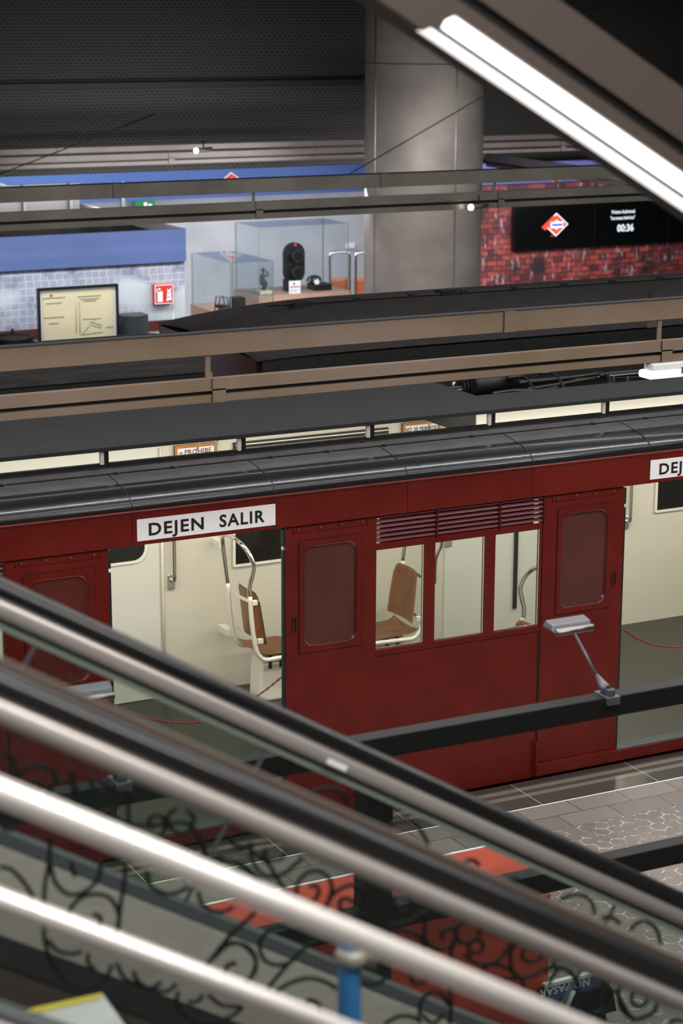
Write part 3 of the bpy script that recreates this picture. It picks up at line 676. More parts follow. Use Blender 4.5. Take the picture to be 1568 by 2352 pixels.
# equipment in the roof well
eq = [MB().tube([AZ(1085, 885, 2.38), AZ(1185, 872, 2.38)], .06, 18).build('air_cylinder', 'dblack', TR)]
p = AZ(1060, 890, 2.36)
for k in range(5): MB().tube([p+V((.03*k, 0, 0)), p+V((.03*k+.012, 0, 0))], .05, 16).build('cylinder_fin', 'dblack', TR)
for pts in (((1165, 868), (1200, 866), (1215, 880), (1238, 914)), ((1240, 858), (1268, 858), (1285, 875), (1302, 905)), ((1190, 880), (1290, 870), (1380, 858)), ((1210, 895), (1290, 882), (1370, 868)), ((1376, 862), (1395, 864), (1400, 880), (1390, 895)), ((1130, 905), (1180, 898), (1240, 898), (1280, 890))):
    MB().tube(smooth_poly([AZ(x, y, 2.42) for x, y in pts]), .016, 8).build('air_pipe', 'black', TR)
for x in (1408, 1440, 1498): q = AZ(x, 895, 2.42); MB().tube([q, q+V((0, 0, .1))], .01, 6).build('rail_post', 'dblack', TR)
MB().tube([AZ(1410, 868, 2.5), AZ(1568, 862, 2.5)], .006, 6).build('thin_rail', 'dblack', TR)
# floor, far wall, near wall
MB().box((x_lo, .06, .0), (x_hi, 2.52, zs-.005)).build('floor_covering', 'lino', TR)
FW = 2.5
MB().box((x_lo, FW, -.9), (x_hi, FW+.05, 2.28)).build('far_wall', 'cream', TR)
MB().box((-.4, FW-.008, zs), (5.50, FW, 2.03)).build('wall_panel', 'cream_green', TR)
MB().box((7.95, FW-.008, zs), (9.1, FW, 2.03)).build('wall_panel', 'cream_green', TR)
MB().tube([(5.525, FW-.01, zs), (5.525, FW-.01, 2.0)], .011, 8).build('wall_moulding', 'white_enamel', TR)
MB().tube([(9.62, FW-.01, zs), (9.62, FW-.01, 2.0)], .011, 8).build('wall_moulding', 'white_enamel', TR)
def farwin(x0, x1, z0, z1, r):
    w_ = MB().prism([(x, FW-.014, z) for x, z in rrect(x0, x1, z0, z1, r)], (0, .008, 0)).build('far_window', 'darkglass', TR)
    MB().frame(rrect(x0-.02, x1+.02, z0-.02, z1+.02, r+.01), rrect(x0, x1, z0, z1, r), FW-.022, FW-.006).build('window_frame', 'white_enamel', w_)
farwin(4.75, 5.384, 1.175, 1.86, .09)
farwin(6.117, 6.503, 1.045, 1.86, .005)
farwin(10.0, 10.9, 1.045, 1.86, .005)
MB().box((8.600, FW-.03, .37), (8.628, FW-.008, 2.0)).build('door_rubber', 'rubber', TR)
# vent louvre and notices on the far wall
lv = MB().box((6.11, FW-.03, 1.83), (7.42, FW-.006, 1.99)).build('vent_louvre', 'black', TR)
for k in range(5): MB().box((6.12, FW-.042, 1.838+.033*k), (7.41, FW-.03, 1.846+.033*k)).build('louvre_slat', 'white_enamel', lv)
def notice(xl_, xr_, words):
    s = MB().box((xl_, FW-.028, 1.8), (xr_, FW-.016, 2.008)).build('notice', 'white', TR)
    MB().frame(rect_like(xl_, xr_, 1.8, 2.012, 0), rect_like(xl_+.02, xr_-.02, 1.82, 1.99, 0), FW-.04, FW-.015).build('notice_frame', 'frame_wood', s)
    for wd2, x_, z_, h_, wid, mm in words: text('lettering', wd2, mm, s, (x_, FW-.03, z_), X, (0, 0, 1), h_, .02, 1.1, width=wid)
notice(5.63, 5.968, (('SE', 5.665, 1.945, .017, .03, 'ink'), ('PROHIBE', 5.71, 1.94, .036, .215, 'redink'), ('ESCUPIR Y FUMAR', 5.68, 1.912, .014, .24, 'ink')))
notice(7.542, 7.877, (('NO', 7.565, 1.94, .034, .062, 'redink'), ('SE PERMITE', 7.645, 1.943, .028, .2, 'ink'), ('ASOMARSE', 7.66, 1.905, .014, .12, 'ink')))
for xa, xb_, zt_ in ((5.76, 5.73, 2.0), (5.84, 5.88, 2.0), (7.70, 7.67, 2.0), (7.86, 7.83, 2.0)):
    q0 = V((xa-.12, 1.97, 2.43)); MB().tube([(xa+.02, 1.99, 2.4), (xb_+.0, 2.3, 2.0)], .009, 6).build('ceiling_strut', 'white_enamel', TR)
# grab handles on the far wall
for gx in (5.60, 9.7):
    h = MB().tube(smooth_poly([(gx, FW-.01, .985), (gx, FW-.05, .99), (gx, FW-.06, 1.06), (gx, FW-.06, 1.4), (gx, FW-.06, 1.78), (gx, FW-.05, 1.84), (gx, FW-.01, 1.85)], 4), .016, 10).build('grab_handle', 'chrome', TR)
    MB().box((gx-.035, FW-.022, .92), (gx+.02, FW-.008, 1.03)).build('handle_plate', 'chrome', h, .004)
# small grip seen through the middle window
h = MB().tube(smooth_poly([AY(1018, 1205, 2.3), AY(1014, 1235, 2.3), AY(1012, 1255, 2.32), AY(1002, 1278, 2.34), AY(999, 1300, 2.36), AY(998, 1340, 2.37)]), .014, 8).build('grab_handle', 'chrome', TR)
q = AY(1029, 1245, FW-.02); MB().box((q.x-.035, FW-.022, q.z-.04), (q.x+.035, FW-.008, q.z+.03)).build('handle_plate', 'chrome', h, .004)
# side panels and windows between the doors
def bay(x0, x1):
    MB().box((x0, .0, -.3), (x1, .05, 1.06)).build('side_panel', 'red', TR)
    MB().box((x0, .051, .08), (x1, .056, 1.06)).build('inner_lining', 'cream', TR)
    MB().box((x0, -.008, 1.055), (x1, .0, 1.068)).build('belt_moulding', 'red', TR)
    w_ = (x1-x0); px = [x0, x0+.363*w_/1.26*1.0, 0, 0]
    m = MB().box((x0, .0, 1.06), (x1, .05, 1.09)).box((x0, .0, 1.764), (x1, .05, 1.81))
    m.box((x0+.363, -.0, 1.09), (x0+.437, .05, 1.764)).box((x0+.823, 0, 1.09), (x0+.895, .05, 1.764)).box((x1-.006, 0, 1.09), (x1, .05, 1.764))
    m.build('window_posts', 'red', TR)
    sc_ = MB()
    for k in range(9): sc_.tube([(x0+.08+k*.14, -.003, 1.076), (x0+.08+k*.14, 0, 1.076)], .004, 6)
    sc_.build('screw_heads', 'red_highlit', TR)
    for a, b in ((x0+.001, x0+.363), (x0+.437, x0+.823), (x0+.895, x1-.006)):
        w2 = MB().box((a, .022, 1.09), (b, .028, 1.764)).build('side_window', 'glass', TR)
        MB().box((a, .015, 1.09), (b, .03, 1.096)).box((b-.005, .015, 1.09), (b, .03, 1.764)).build('window_seal', 'chrome', w2)
    for a, b in ((x0, x0+.437), (x0+.45, x0+.915), (x0+.928, x1)):
        l = MB().box((b, -.01, 1.8), (b+.012, .05, 1.998)).build('louvre_end', 'red_dark', TR)
        for k in range(6):
            z = 1.826+.031*k
            MB().prism([(a, .002, z+.003), (a, -.002, z-.007), (a, .026, z+.004), (a, .03, z+.012)], (b-a, 0, 0)).build('louvre_blade', 'red_highlit', l)
        MB().box((a, .045, 1.81), (a+.0, .05, 1.99)).build('louvre_back', 'black', l) if False else None
    MB().box((x0+.06, .062, 1.79), (x1-.03, .07, 2.1)).build('louvre_backing', 'groove', TR)
for k in (-1, 0, 1): bay(5.997+k*PER-(.0), 7.256+k*PER)
MB().box((5.9, .0, -.3), (7.24, .05, .0)).build('skirt', 'red_dark', TR)
# door leaves
def leaf(x0, x1, side):      # side: +1 the closing edge (rubber) at x1, -1 at x0
    y0, y1 = -.002, .03
    mx = lambda f: x0+(x1-x0)*(f if side > 0 else 1-f)
    a_, b_ = sorted((mx(.175), mx(.855))); c_, d_ = sorted((mx(.22), mx(.80)))
    zi0, zi1, zo0, zo1 = 1.185, 1.85, 1.15, 1.888
    n = 5
    dr = MB().frame(rect_like(x0, x1, .1, 1.985, n), rrect(c_, d_, zi0, zi1, .07, n), y0, y1)
    d = dr.build('sliding_door', 'red', TR)
    MB().frame(rect_like(a_, b_, zo0, zo1, n), rrect(c_, d_, zi0, zi1, .07, n), y0-.007, y0).build('window_frame', 'red', d)
    MB().frame(rect_like(a_-.005, b_+.005, zo0-.005, zo1+.005, n), rect_like(a_, b_, zo0, zo1, n), y0-.003, y0+.0).build('frame_gap', 'groove', d)
    MB().prism([(x, .014, z) for x, z in rrect(c_-.003, d_+.003, zi0-.003, zi1+.003, .07, n)], (0, .006, 0)).build('door_window', 'doorglass', d)
    MB().frame(rrect(c_, d_, zi0, zi1, .07, n), rrect(c_+.006, d_-.006, zi0+.006, zi1-.006, .065, n), .004, .012).build('window_seal', 'chrome', d)
    MB().frame(rect_like(x0, x1, .1, 1.96, n), rrect(c_, d_, zi0, zi1, .07, n), .0305, .0335).build('inner_lining', 'cream', d)
    e0, e1 = (x1-.012, x1+.016) if side > 0 else (x0-.016, x0+.012)
    MB().box((e0, .0, .1), (e1, .028, 1.84)).build('edge_rubber', 'rubber', d)
    MB().box((e0, .0, 1.865), (e1, .028, 1.975)).build('edge_rubber', 'rubber', d)
    s0, s1 = sorted((mx(.1), mx(.92)))
    MB().box((s0, -.008, 1.945), (s1, -.002, 1.952)).box((s0, -.008, 1.945), (s0+.006, -.002, 1.99)).box((s1-.006, -.008, 1.945), (s1, -.002, 1.99)).build('rail_cover', 'red', d)
    bo = MB()
    for k in range(4): bo.tube([(s0+.04+k*(s1-s0-.08)/3, -.012, 1.968), (s0+.04+k*(s1-s0-.08)/3, -.002, 1.968)], .009, 8)
    for fx, fz in ((.04, .03), (.5, .02), (.96, .03), (.03, .37), (.03, .7), (.97, .37), (.97, .7), (.04, .97), (.5, .98), (.96, .97)):
        q = a_+(b_-a_)*fx; z = zo0+(zo1-zo0)*fz; bo.tube([(q, -.012, z), (q, -.008, z)], .0045, 6)
    bo.build('bolts', 'red_highlit', d)  # lighter colour makes the bolt heads seem to catch light
    MB().box((x0-.01, .034, 1.9), (x1+.01, .05, 2.1)).build('header_shadow', 'groove', d)  # dark sheet standing in for the shadow under the fascia
    hx = mx(.905)
    MB().frame(rrect(hx-.017, hx+.017, 1.293, 1.402, .017, n), rrect(hx-.009, hx+.009, 1.302, 1.393, .009, n), -.01, -.002).build('pull_handle', 'red', d)
    MB().prism([(x, -.004, z) for x, z in rrect(hx-.009, hx+.009, 1.302, 1.393, .009, n)], (0, .001, 0)).build('handle_recess', 'groove', d)
    return d
for k in (-1, 0, 1):
    leaf(5.35+k*PER, 5.997+k*PER, -1)
    MB().box((7.246+k*PER, -.004, .26), (7.263+k*PER, -.001, 1.04)).build('door_gap', 'groove', TR)
    leaf(7.262+k*PER, 7.911+k*PER, 1)
leaf(3.56, 4.226, 1) if False else None
# sills under the doors
for k in (-1, 0, 1):
    xs0, xs1 = 7.235+k*PER, 9.76+k*PER
    MB().box((xs0, -.045, .02), (xs1, .06, .095)).build('door_sill', 'red', TR)
    MB().box((xs0-.006, -.04, .02), (xs0+.014, .0, .26)).build('sill_stop', 'red', TR)
    MB().box((7.911+k*PER, -.03, .095), (9.09+k*PER, .08, .1)).build('threshold', 'darkgrey', TR)
MB().box((x_lo, .02, -.9), (x_hi, .06, .02)).build('underframe', 'red_dark', TR)
# signs over the doors
def dsign(x0):
    s = part(MB().box((x0, -.027, 2.021), (x0+.919, -.022, 2.156)).build('door_sign', 'white', TR), 'white enamel sign reading DEJEN SALIR')
    text('lettering', 'DEJEN', 'ink', s, (x0+.074, -.0275, 2.0515), X, (0, 0, 1), .076, .022, 1.15, width=.36)
    text('lettering', 'SALIR', 'ink', s, (x0+.539, -.0275, 2.0515), X, (0, 0, 1), .076, .022, 1.15, width=.305)
for k in (-1, 0, 1): dsign(4.351+PER*k+.008*k)
# rope across the doorways
def rope(pts, label):
    P_ = smooth_poly(pts, 10); m = MB(); n = len(P_)
    for ph in (0, math.pi):
        L = 0; q = []
        for i, p in enumerate(P_):
            if i: L += (P_[i]-P_[i-1]).length
            a = L/.014+ph; q.append(p+V((0, math.cos(a), math.sin(a)))*.0035)
        m.tube(q, .0042, 5)
    o = m.build('barrier_rope', 'redrope'); tag(o, label, 'rope'); return o
YR = .08
rope([AY(273, 1630, YR), AY(330, 1648, YR), AY(400, 1660, YR), AY(463, 1657, YR), AY(530, 1634, YR), AY(600, 1592, YR), AY(656, 1547, YR)], 'thin red rope hung across the left doorway of the red train')
rope([AY(1430, 1446, YR), AY(1465, 1468, YR), AY(1510, 1483, YR), AY(1568, 1486, YR), AY(1640, 1470, YR), AY(1690, 1445, YR)], 'thin red rope hung across the right doorway of the red train')
# ------------------------------------------------------------------ seats in the train
def seat(label):
    """built at the origin facing +X, width along Y from 0 (near) to .4 (wall side)"""
    t = thing('train_seat', (0, 0, 0), label, 'seat')
    w = .40
    def fx(y): return y
    for y in (0.0, w):
        MB().tube(smooth_poly([(-.05, y, .965), (-.035, y, .75), (-.005, y, .56), (.03, y, .49), (.08, y, .46), (.2, y, .462), (.42, y, .468)], 4), .017, 10).build('side_frame', 'white_enamel', t)
    top = smooth_poly([(-.05, 0, .965), (-.052, 0, 1.04), (-.03, 0, 1.12), (-.02, 0, 1.2), (-.05, .04, 1.3), (-.085, .12, 1.36), (-.10, .24, 1.375), (-.10, .34, 1.36), (-.09, w, 1.3), (-.07, w, 1.12), (-.05, w, .965)], 5)
    MB().tube(top, .0165, 10).build('grab_rail', 'chrome', t)
    MB().grid(lambda u, v: (.015+.055*(1-v)-.022*(1-(2*u-1)**2)+.012, .2+(u-.5)*(.41-.06*v**2), .575+.40*v-.035*(max(0, abs(2*u-1)-.7)/.3)**2*(1 if v > .9 else 0)), 12, 12, .012).build('backrest', 'wood', t)
    MB().grid(lambda u, v: (.02+.40*v, .0+w*u, .478+.02*(2*u-1)**2+(.035*(1-v/.25)**2 if v < .25 else 0)-(.03*((v-.8)/.2)**2 if v > .8 else 0)), 12, 14, .012).build('seat_pan', 'wood', t)
    for z, x in ((.90, -.03), (.60, .015)):
        MB().grid(lambda u, v: (x+.028*math.sin(math.pi*u)*-1+.01, .0+w*u, z+.028*v), 10, 1, .005).build('cross_strap', 'white_enamel', t)
        MB().box((x-.005, -.018, z-.004), (x+.035, .012, z+.032)).build('strap_lug', 'white_enamel', t, .003)
    m = MB().prism([(.09, .1, .46), (.33, .1, .46), (.36, .08, .1), (.06, .08, .1)], (0, .2, 0)); m.build('pedestal', 'white_enamel', t, .02)
    MB().box((.14, .094, .33), (.17, .1, .455)).box((.23, .094, .33), (.26, .1, .455)).build('pedestal_slot', 'darkgrey', t)
    MB().lathe((.21, .18, .08), [(.21, 0), (.21, .015), (.17, .02)], 24).build('base_flange', 'darkgrey', t)
    MB().box((-.06, w, .545), (.0, w+.16, .6)).build('wall_bracket', 'white_enamel', t, .005)
    MB().box((-.11, w, 1.24), (-.07, w+.16, 1.29)).build('wall_bracket', 'white_enamel', t, .005)
    return t
s1 = seat('brown plywood seat with chrome hoop seen through the left doorway')
s1.location = (6.02, 1.9, 0)
s2 = copy_tree(s1); s2['label'] = 'brown plywood seat facing left behind the first side window'
s2.scale = (-1, 1, 1); s2.location = (7.40, 1.88, 0)
s3 = copy_tree(s1); s3['label'] = 'plywood seat with tall chrome hoop at the right side window, near side'
s3.scale = (-1, -1, 1); s3.location = (7.455, .60, -.015)
s4 = copy_tree(s1); s4['label'] = 'chrome hooped seat left of the leftmost visible train door'
s4.scale = (-1, -1, 1); s4.location = (3.715, .60, -.015)
# ------------------------------------------------------------------ luminaire under the tray
t = thing('waterproof_luminaire', (7.35, -1, 2.97), 'white waterproof strip light under the brown tray at right edge', 'lamp')
MB().box((7.36, -1.03, 2.985), (8.65, -.93, 3.03)).build('body', 'lightgrey', t, .01)
MB().box((7.33, -1.045, 2.935), (8.65, -.915, 2.985)).build('diffuser', 'diffuser', t, .015)
for xx in (7.56, 8.2): MB().box((xx, -1.055, 2.96), (xx+.012, -1.045, 3.0)).build('clip', 'steel', t)
l = area('luminaire_light', (8.0, -.98, 2.925), 1.2, .08, 10)
# ------------------------------------------------------------------ black display stand with lamps
SY = -3.7
t = thing('display_stand', (4.03, SY, 0), 'tall black metal stand frame crossing in front of the red train', 'stand')
MB().box((1.2, SY, 1.925), (6.6, SY+.09, 2.025)).build('top_rail', 'standblk', t, .006)
MB().box((1.2, SY, 1.10), (6.6, SY+.09, 1.205)).build('middle_rail', 'standblk', t, .006)
for x in (3.975, 6.45, 1.5): MB().box((x, SY-.005, 0), (x+.135, SY+.12, 1.93)).build('post', 'standblk', t, .006)
def armlamp(bx_, hx, hy, hz, label):
    b_ = V((bx_, SY+.03, 2.03)); h_ = V((hx, hy, hz)); d = (h_-b_)
    t = thing('arm_lamp', b_, label, 'lamp')
    MB().box((bx_-.035, SY-.02, 1.99), (bx_+.035, SY+.1, 2.03)).box((bx_-.02, SY+.0, 2.03), (bx_+.02, SY+.04, 2.06)).build('clamp', 'greymetal', t, .003)
    p1 = b_+d*.28
    MB().tube([b_+V((0, 0, .02)), b_+d*.1, p1], [.028, .026, .009], 10).build('arm_socket', 'greymetal', t)
    MB().tube([p1, h_+V((0, -.03, .012))], .0085, 8).build('arm', 'greymetal', t)
    MB().prism([(hx-.115, hy-.06, hz), (hx-.1, hy-.02, hz+.028), (hx-.08, hy+.07, hz+.03), (hx-.1, hy+.07, hz)], (.22, 0, 0)).build('head', 'greymetal', t, .008)
    MB().tube([(hx-.1, hy-.055, hz+.0), (hx+.11, hy-.055, hz+.0)], .017, 10).build('head_tube', 'steel', t)
armlamp(5.27, 5.262, -3.32, 2.262, 'grey arm lamp clamped on the black rail before the right door')
q = AY(195, 1598, -3.32)
armlamp(q.x+.02, q.x, -3.32, q.z, 'grey arm lamp seen through the escalator glass at left')
# orange box behind the stand
t = thing('orange_plinth', (4.2, -3.1, 0), 'long orange red display plinth with white edges behind the black stand', 'plinth')
xr = 5.25
MB().box((2.9, -3.27, 0), (xr-.005, -2.9, .86)).build('body', 'orange', t)
MB().box((2.92, -3.24, .86), (xr-.04, -2.92, .97)).build('shadow_gap', 'dblack', t)
MB().box((2.9, -3.30, .97), (xr, -2.88, 1.0)).build('top', 'orange', t)
MB().box((2.9, -3.312, .965), (xr-.0, -3.285, 1.004)).box((2.9, -2.9, .975), (xr-.12, -2.885, 1.004)).build('edge_strip', 'whiteedge', t)
# blue board
a = AY(1258, 2272, -3.3); b = AY(1402, 2236, -3.3)
t = thing('blue_board', (a.x, -3.3, 0), 'low blue board with upside down white lettering beyond the stair railing', 'sign')
MB().box((a.x-.02, -3.3, a.z-.06), (b.x, -3.28, a.z+.02)).build('board', 'blue_fascia', t)
MB().box((a.x-.02, -3.305, a.z+.012), (b.x, -3.275, a.z+.03)).build('white_edge', 'whiteedge', t)
text('lettering', 'NO PASAR', 'white', t, (b.x-.13, -3.303, a.z+.005), (-1, 0, 0), (0, 0, -1), .04, .03, 1.1, depth=0, width=.3)
MB().tube(smooth_poly([(b.x-.11, -3.305, a.z-.03), (b.x-.09, -3.305, a.z-.005), (b.x-.05, -3.305, a.z-.005), (b.x-.03, -3.305, a.z-.03)]), .004, 6).build('emblem', 'signred', t)
MB().prism(smooth_poly([(a.x+.02, -3.25, a.z-.25), (a.x+.08, -3.25, a.z-.12), (a.x+.22, -3.25, a.z-.06), (a.x+.4, -3.25, a.z-.08), (a.x+.46, -3.25, a.z-.25)]), (0, .1, 0)).build('dark_base', 'dblack', t)
MB().tube([AY(1300, 2315, -3.34), AY(1317, 2276, -3.34)], .012, 8).build('white_prop', 'white', t)
MB().box((a.x-.05, -3.3, 0), (a.x, -3.27, a.z)).box((b.x-.06, -3.3, 0), (b.x-.02, -3.27, a.z)).build('leg', 'dblack', t)
# ------------------------------------------------------------------ escalator balustrades
D = ray(8824.5, 5407.7).normalized()          # direction the escalator runs (down to the right)
Dh = V((D.x, D.y, 0)).normalized(); N = V((Dh.y, -Dh.x, 0))     # N points towards the camera
PU = N.cross(D).normalized()
if PU.z < 0: PU = -PU
def onplane(x, y, P0, n=N):
    r = ray(x, y); return CAM + r*((P0-CAM).dot(n)/r.dot(n))
def rowpt(row0, x, P0):      # a point on plane P0 in the picture column x
    return onplane(x, row0, P0)
L0, L1 = 3.2, 4.6
def run(mb, P0, rows, x=784, off0=0, off1=.03, l0=L0, l1=L1):     # slab between two picture rows of the column x on a vertical plane
    a = rowpt(rows[0], x, P0); b = rowpt(rows[1], x, P0)
    b = a + PU*((b-a).dot(PU))
    q = [a+N*off0, b+N*off0, b-N*off1, a-N*off1]
    return mb.prism([p-D*l0 for p in q], D*(l0+l1))
def balustrade(label, t0, rows, hr, l0, l1, joints):
    P0 = AT(784, rows['band'][0], t0)
    t = thing('escalator_balustrade', P0, label, 'escalator')
    a = rowpt(rows['rail'][0], 784, P0); b = rowpt(rows['rail'][1], 784, P0); hh = (a-b).dot(PU); c = (a+b)/2
    # handrail with rounded section
    sec = [(-.036, -hh/2), (-.04, -hh*.1), (-.034, hh*.3), (-.015, hh/2), (.015, hh/2), (.034, hh*.3), (.04, -hh*.1), (.036, -hh/2)]
    MB().prism([c-D*l0+N*x+PU*z for x, z in sec], D*(l0+l1), True).build('handrail', 'handrail', t)
    if 'top' in rows: m = MB(); run(m, P0, rows['top'], off0=-.03, off1=.06, l0=l0, l1=l1); m.build('inner_profile', 'brown', t)
    m = MB(); run(m, P0, rows['neck'], off0=.012, off1=.012, l0=l0, l1=l1); m.build('handrail_neck', 'brown', t)
    # rounded band
    a = rowpt(rows['band'][0], 784, P0); b = rowpt(rows['band'][1], 784, P0); hb = (a-b).dot(PU); c = (a+b)/2
    sec = [(-.02, -hb/2), (-.028, -hb*.25), (-.028, hb*.25), (-.018, hb/2), (.018, hb/2), (.03, hb*.32), (.034, hb*.1), (.030, -hb*.2), (.02, -hb/2)]
    MB().prism([c-D*l0+N*x+PU*z for x, z in sec], D*(l0+l1), True).build('guide_profile', 'sat', t)
    m = MB(); run(m, P0, rows['groove'], off0=.012, off1=.012, l0=l0, l1=l1); m.build('guide_groove', 'groove', t)
    if 'edge' in rows:
        m = MB(); run(m, P0, rows['edge'], off0=.008, off1=.008, l0=l0, l1=l1); m.build('glass_clamp', 'glassedge', t)
    # glass
    top = rowpt(rows['groove'][1], 784, P0); bot = rowpt(rows['trim'][0], 784, P0); hg = (top-bot).dot(PU)
    joints = sorted((onplane(x, y, P0)-top).dot(D) for x, y in joints)
    js = [-l0]+joints+[l1]
    for j in joints: MB().prism([top+N*.006+D*(j-.004), top+N*.006+D*(j+.004), top+N*.006+D*(j+.004)-PU*hg, top+N*.006+D*(j-.004)-PU*hg], -N*.012).build('glass_joint', 'trim', t)
    for i in range(len(js)-1):
        q = [top+N*.005+D*(js[i]+.004), top-N*.005+D*(js[i]+.004), top-PU*hg-N*.005+D*(js[i]+.004), top-PU*hg+N*.005+D*(js[i]+.004)]
        MB().prism(q, D*(js[i+1]-js[i]-.008)).build('glass_panel', 'balus', t)
    m = MB(); run(m, P0, rows['trim'], off0=.03, off1=.03, l0=l0, l1=l1); m.build('skirt_trim', 'trim', t)
    a = rowpt(rows['trim'][1], 784, P0); b = rowpt(rows['clad'][1], 784, P0); hc = (a-b).dot(PU)
    MB().prism([p-D*l0 for p in (a+N*.02, a+N*.04-PU*.01, a+N*.07-PU*hc*.5, a+N*.07-PU*hc, a-N*.05-PU*hc, a-N*.05)], D*(l0+l1)).build('skirt_cladding', 'clad', t)
    return t, P0
A_, PA = balustrade('farther escalator balustrade with black handrail before the red train', 5.9,
    dict(rail=(1688, 1722), neck=(1722, 1730), band=(1726, 1773), groove=(1773, 1781), edge=(1781, 1797), trim=(2213, 2240), clad=(2240, 2420)), 1, 4.5, 4.5, [(60, 1520), (405, 2110), (1412, 2080)])
p0 = rowpt(2420, 784, PA); pts = [p0+N*.07, p0+N*.09-PU*.07, p0-N*.05-PU*.07, p0-N*.05]
MB().prism([p-D*4.5 for p in pts], D*9).build('skirt_brush', 'dblack', A_)
p0 = p0-PU*.07; pts = [p0+N*.08, p0+N*.08-PU*.6, p0-N*.05-PU*.6, p0-N*.05]
MB().prism([p-D*4.5 for p in pts], D*9).build('lower_skirt', 'brown', A_)
q = onplane(765, 1741, PA); MB().prism([q+N*.036-D*.035+PU*.0, q+N*.036+D*.035, q+N*.036+D*.035-PU*.016, q+N*.036-D*.035-PU*.016], N*.002).build('white_sticker', 'white', A_)
B_, PB = balustrade('nearer escalator balustrade with black handrail and wide steel profile', 4.1,
    dict(top=(1866, 1900), rail=(1880, 1918), neck=(1918, 1937), band=(1934, 1992), groove=(1992, 1996), trim=(2584, 2602), clad=(2602, 2900)), 1, 3.6, 3.4, [])
# stair handrail tubes nearest to the camera
PC = AT(784, 2137, 3.3)
t = thing('stair_handrail', PC, 'pair of pale steel handrail tubes nearest the camera', 'handrail')
for row, dia, nm in ((2137, .041, 'upper_tube'), (2362, .030, 'lower_tube')):
    c = rowpt(row, 784, PC); MB().tube([c-D*2.6, c+D*2.4], dia/2, 24).build(nm, 'tube', t)
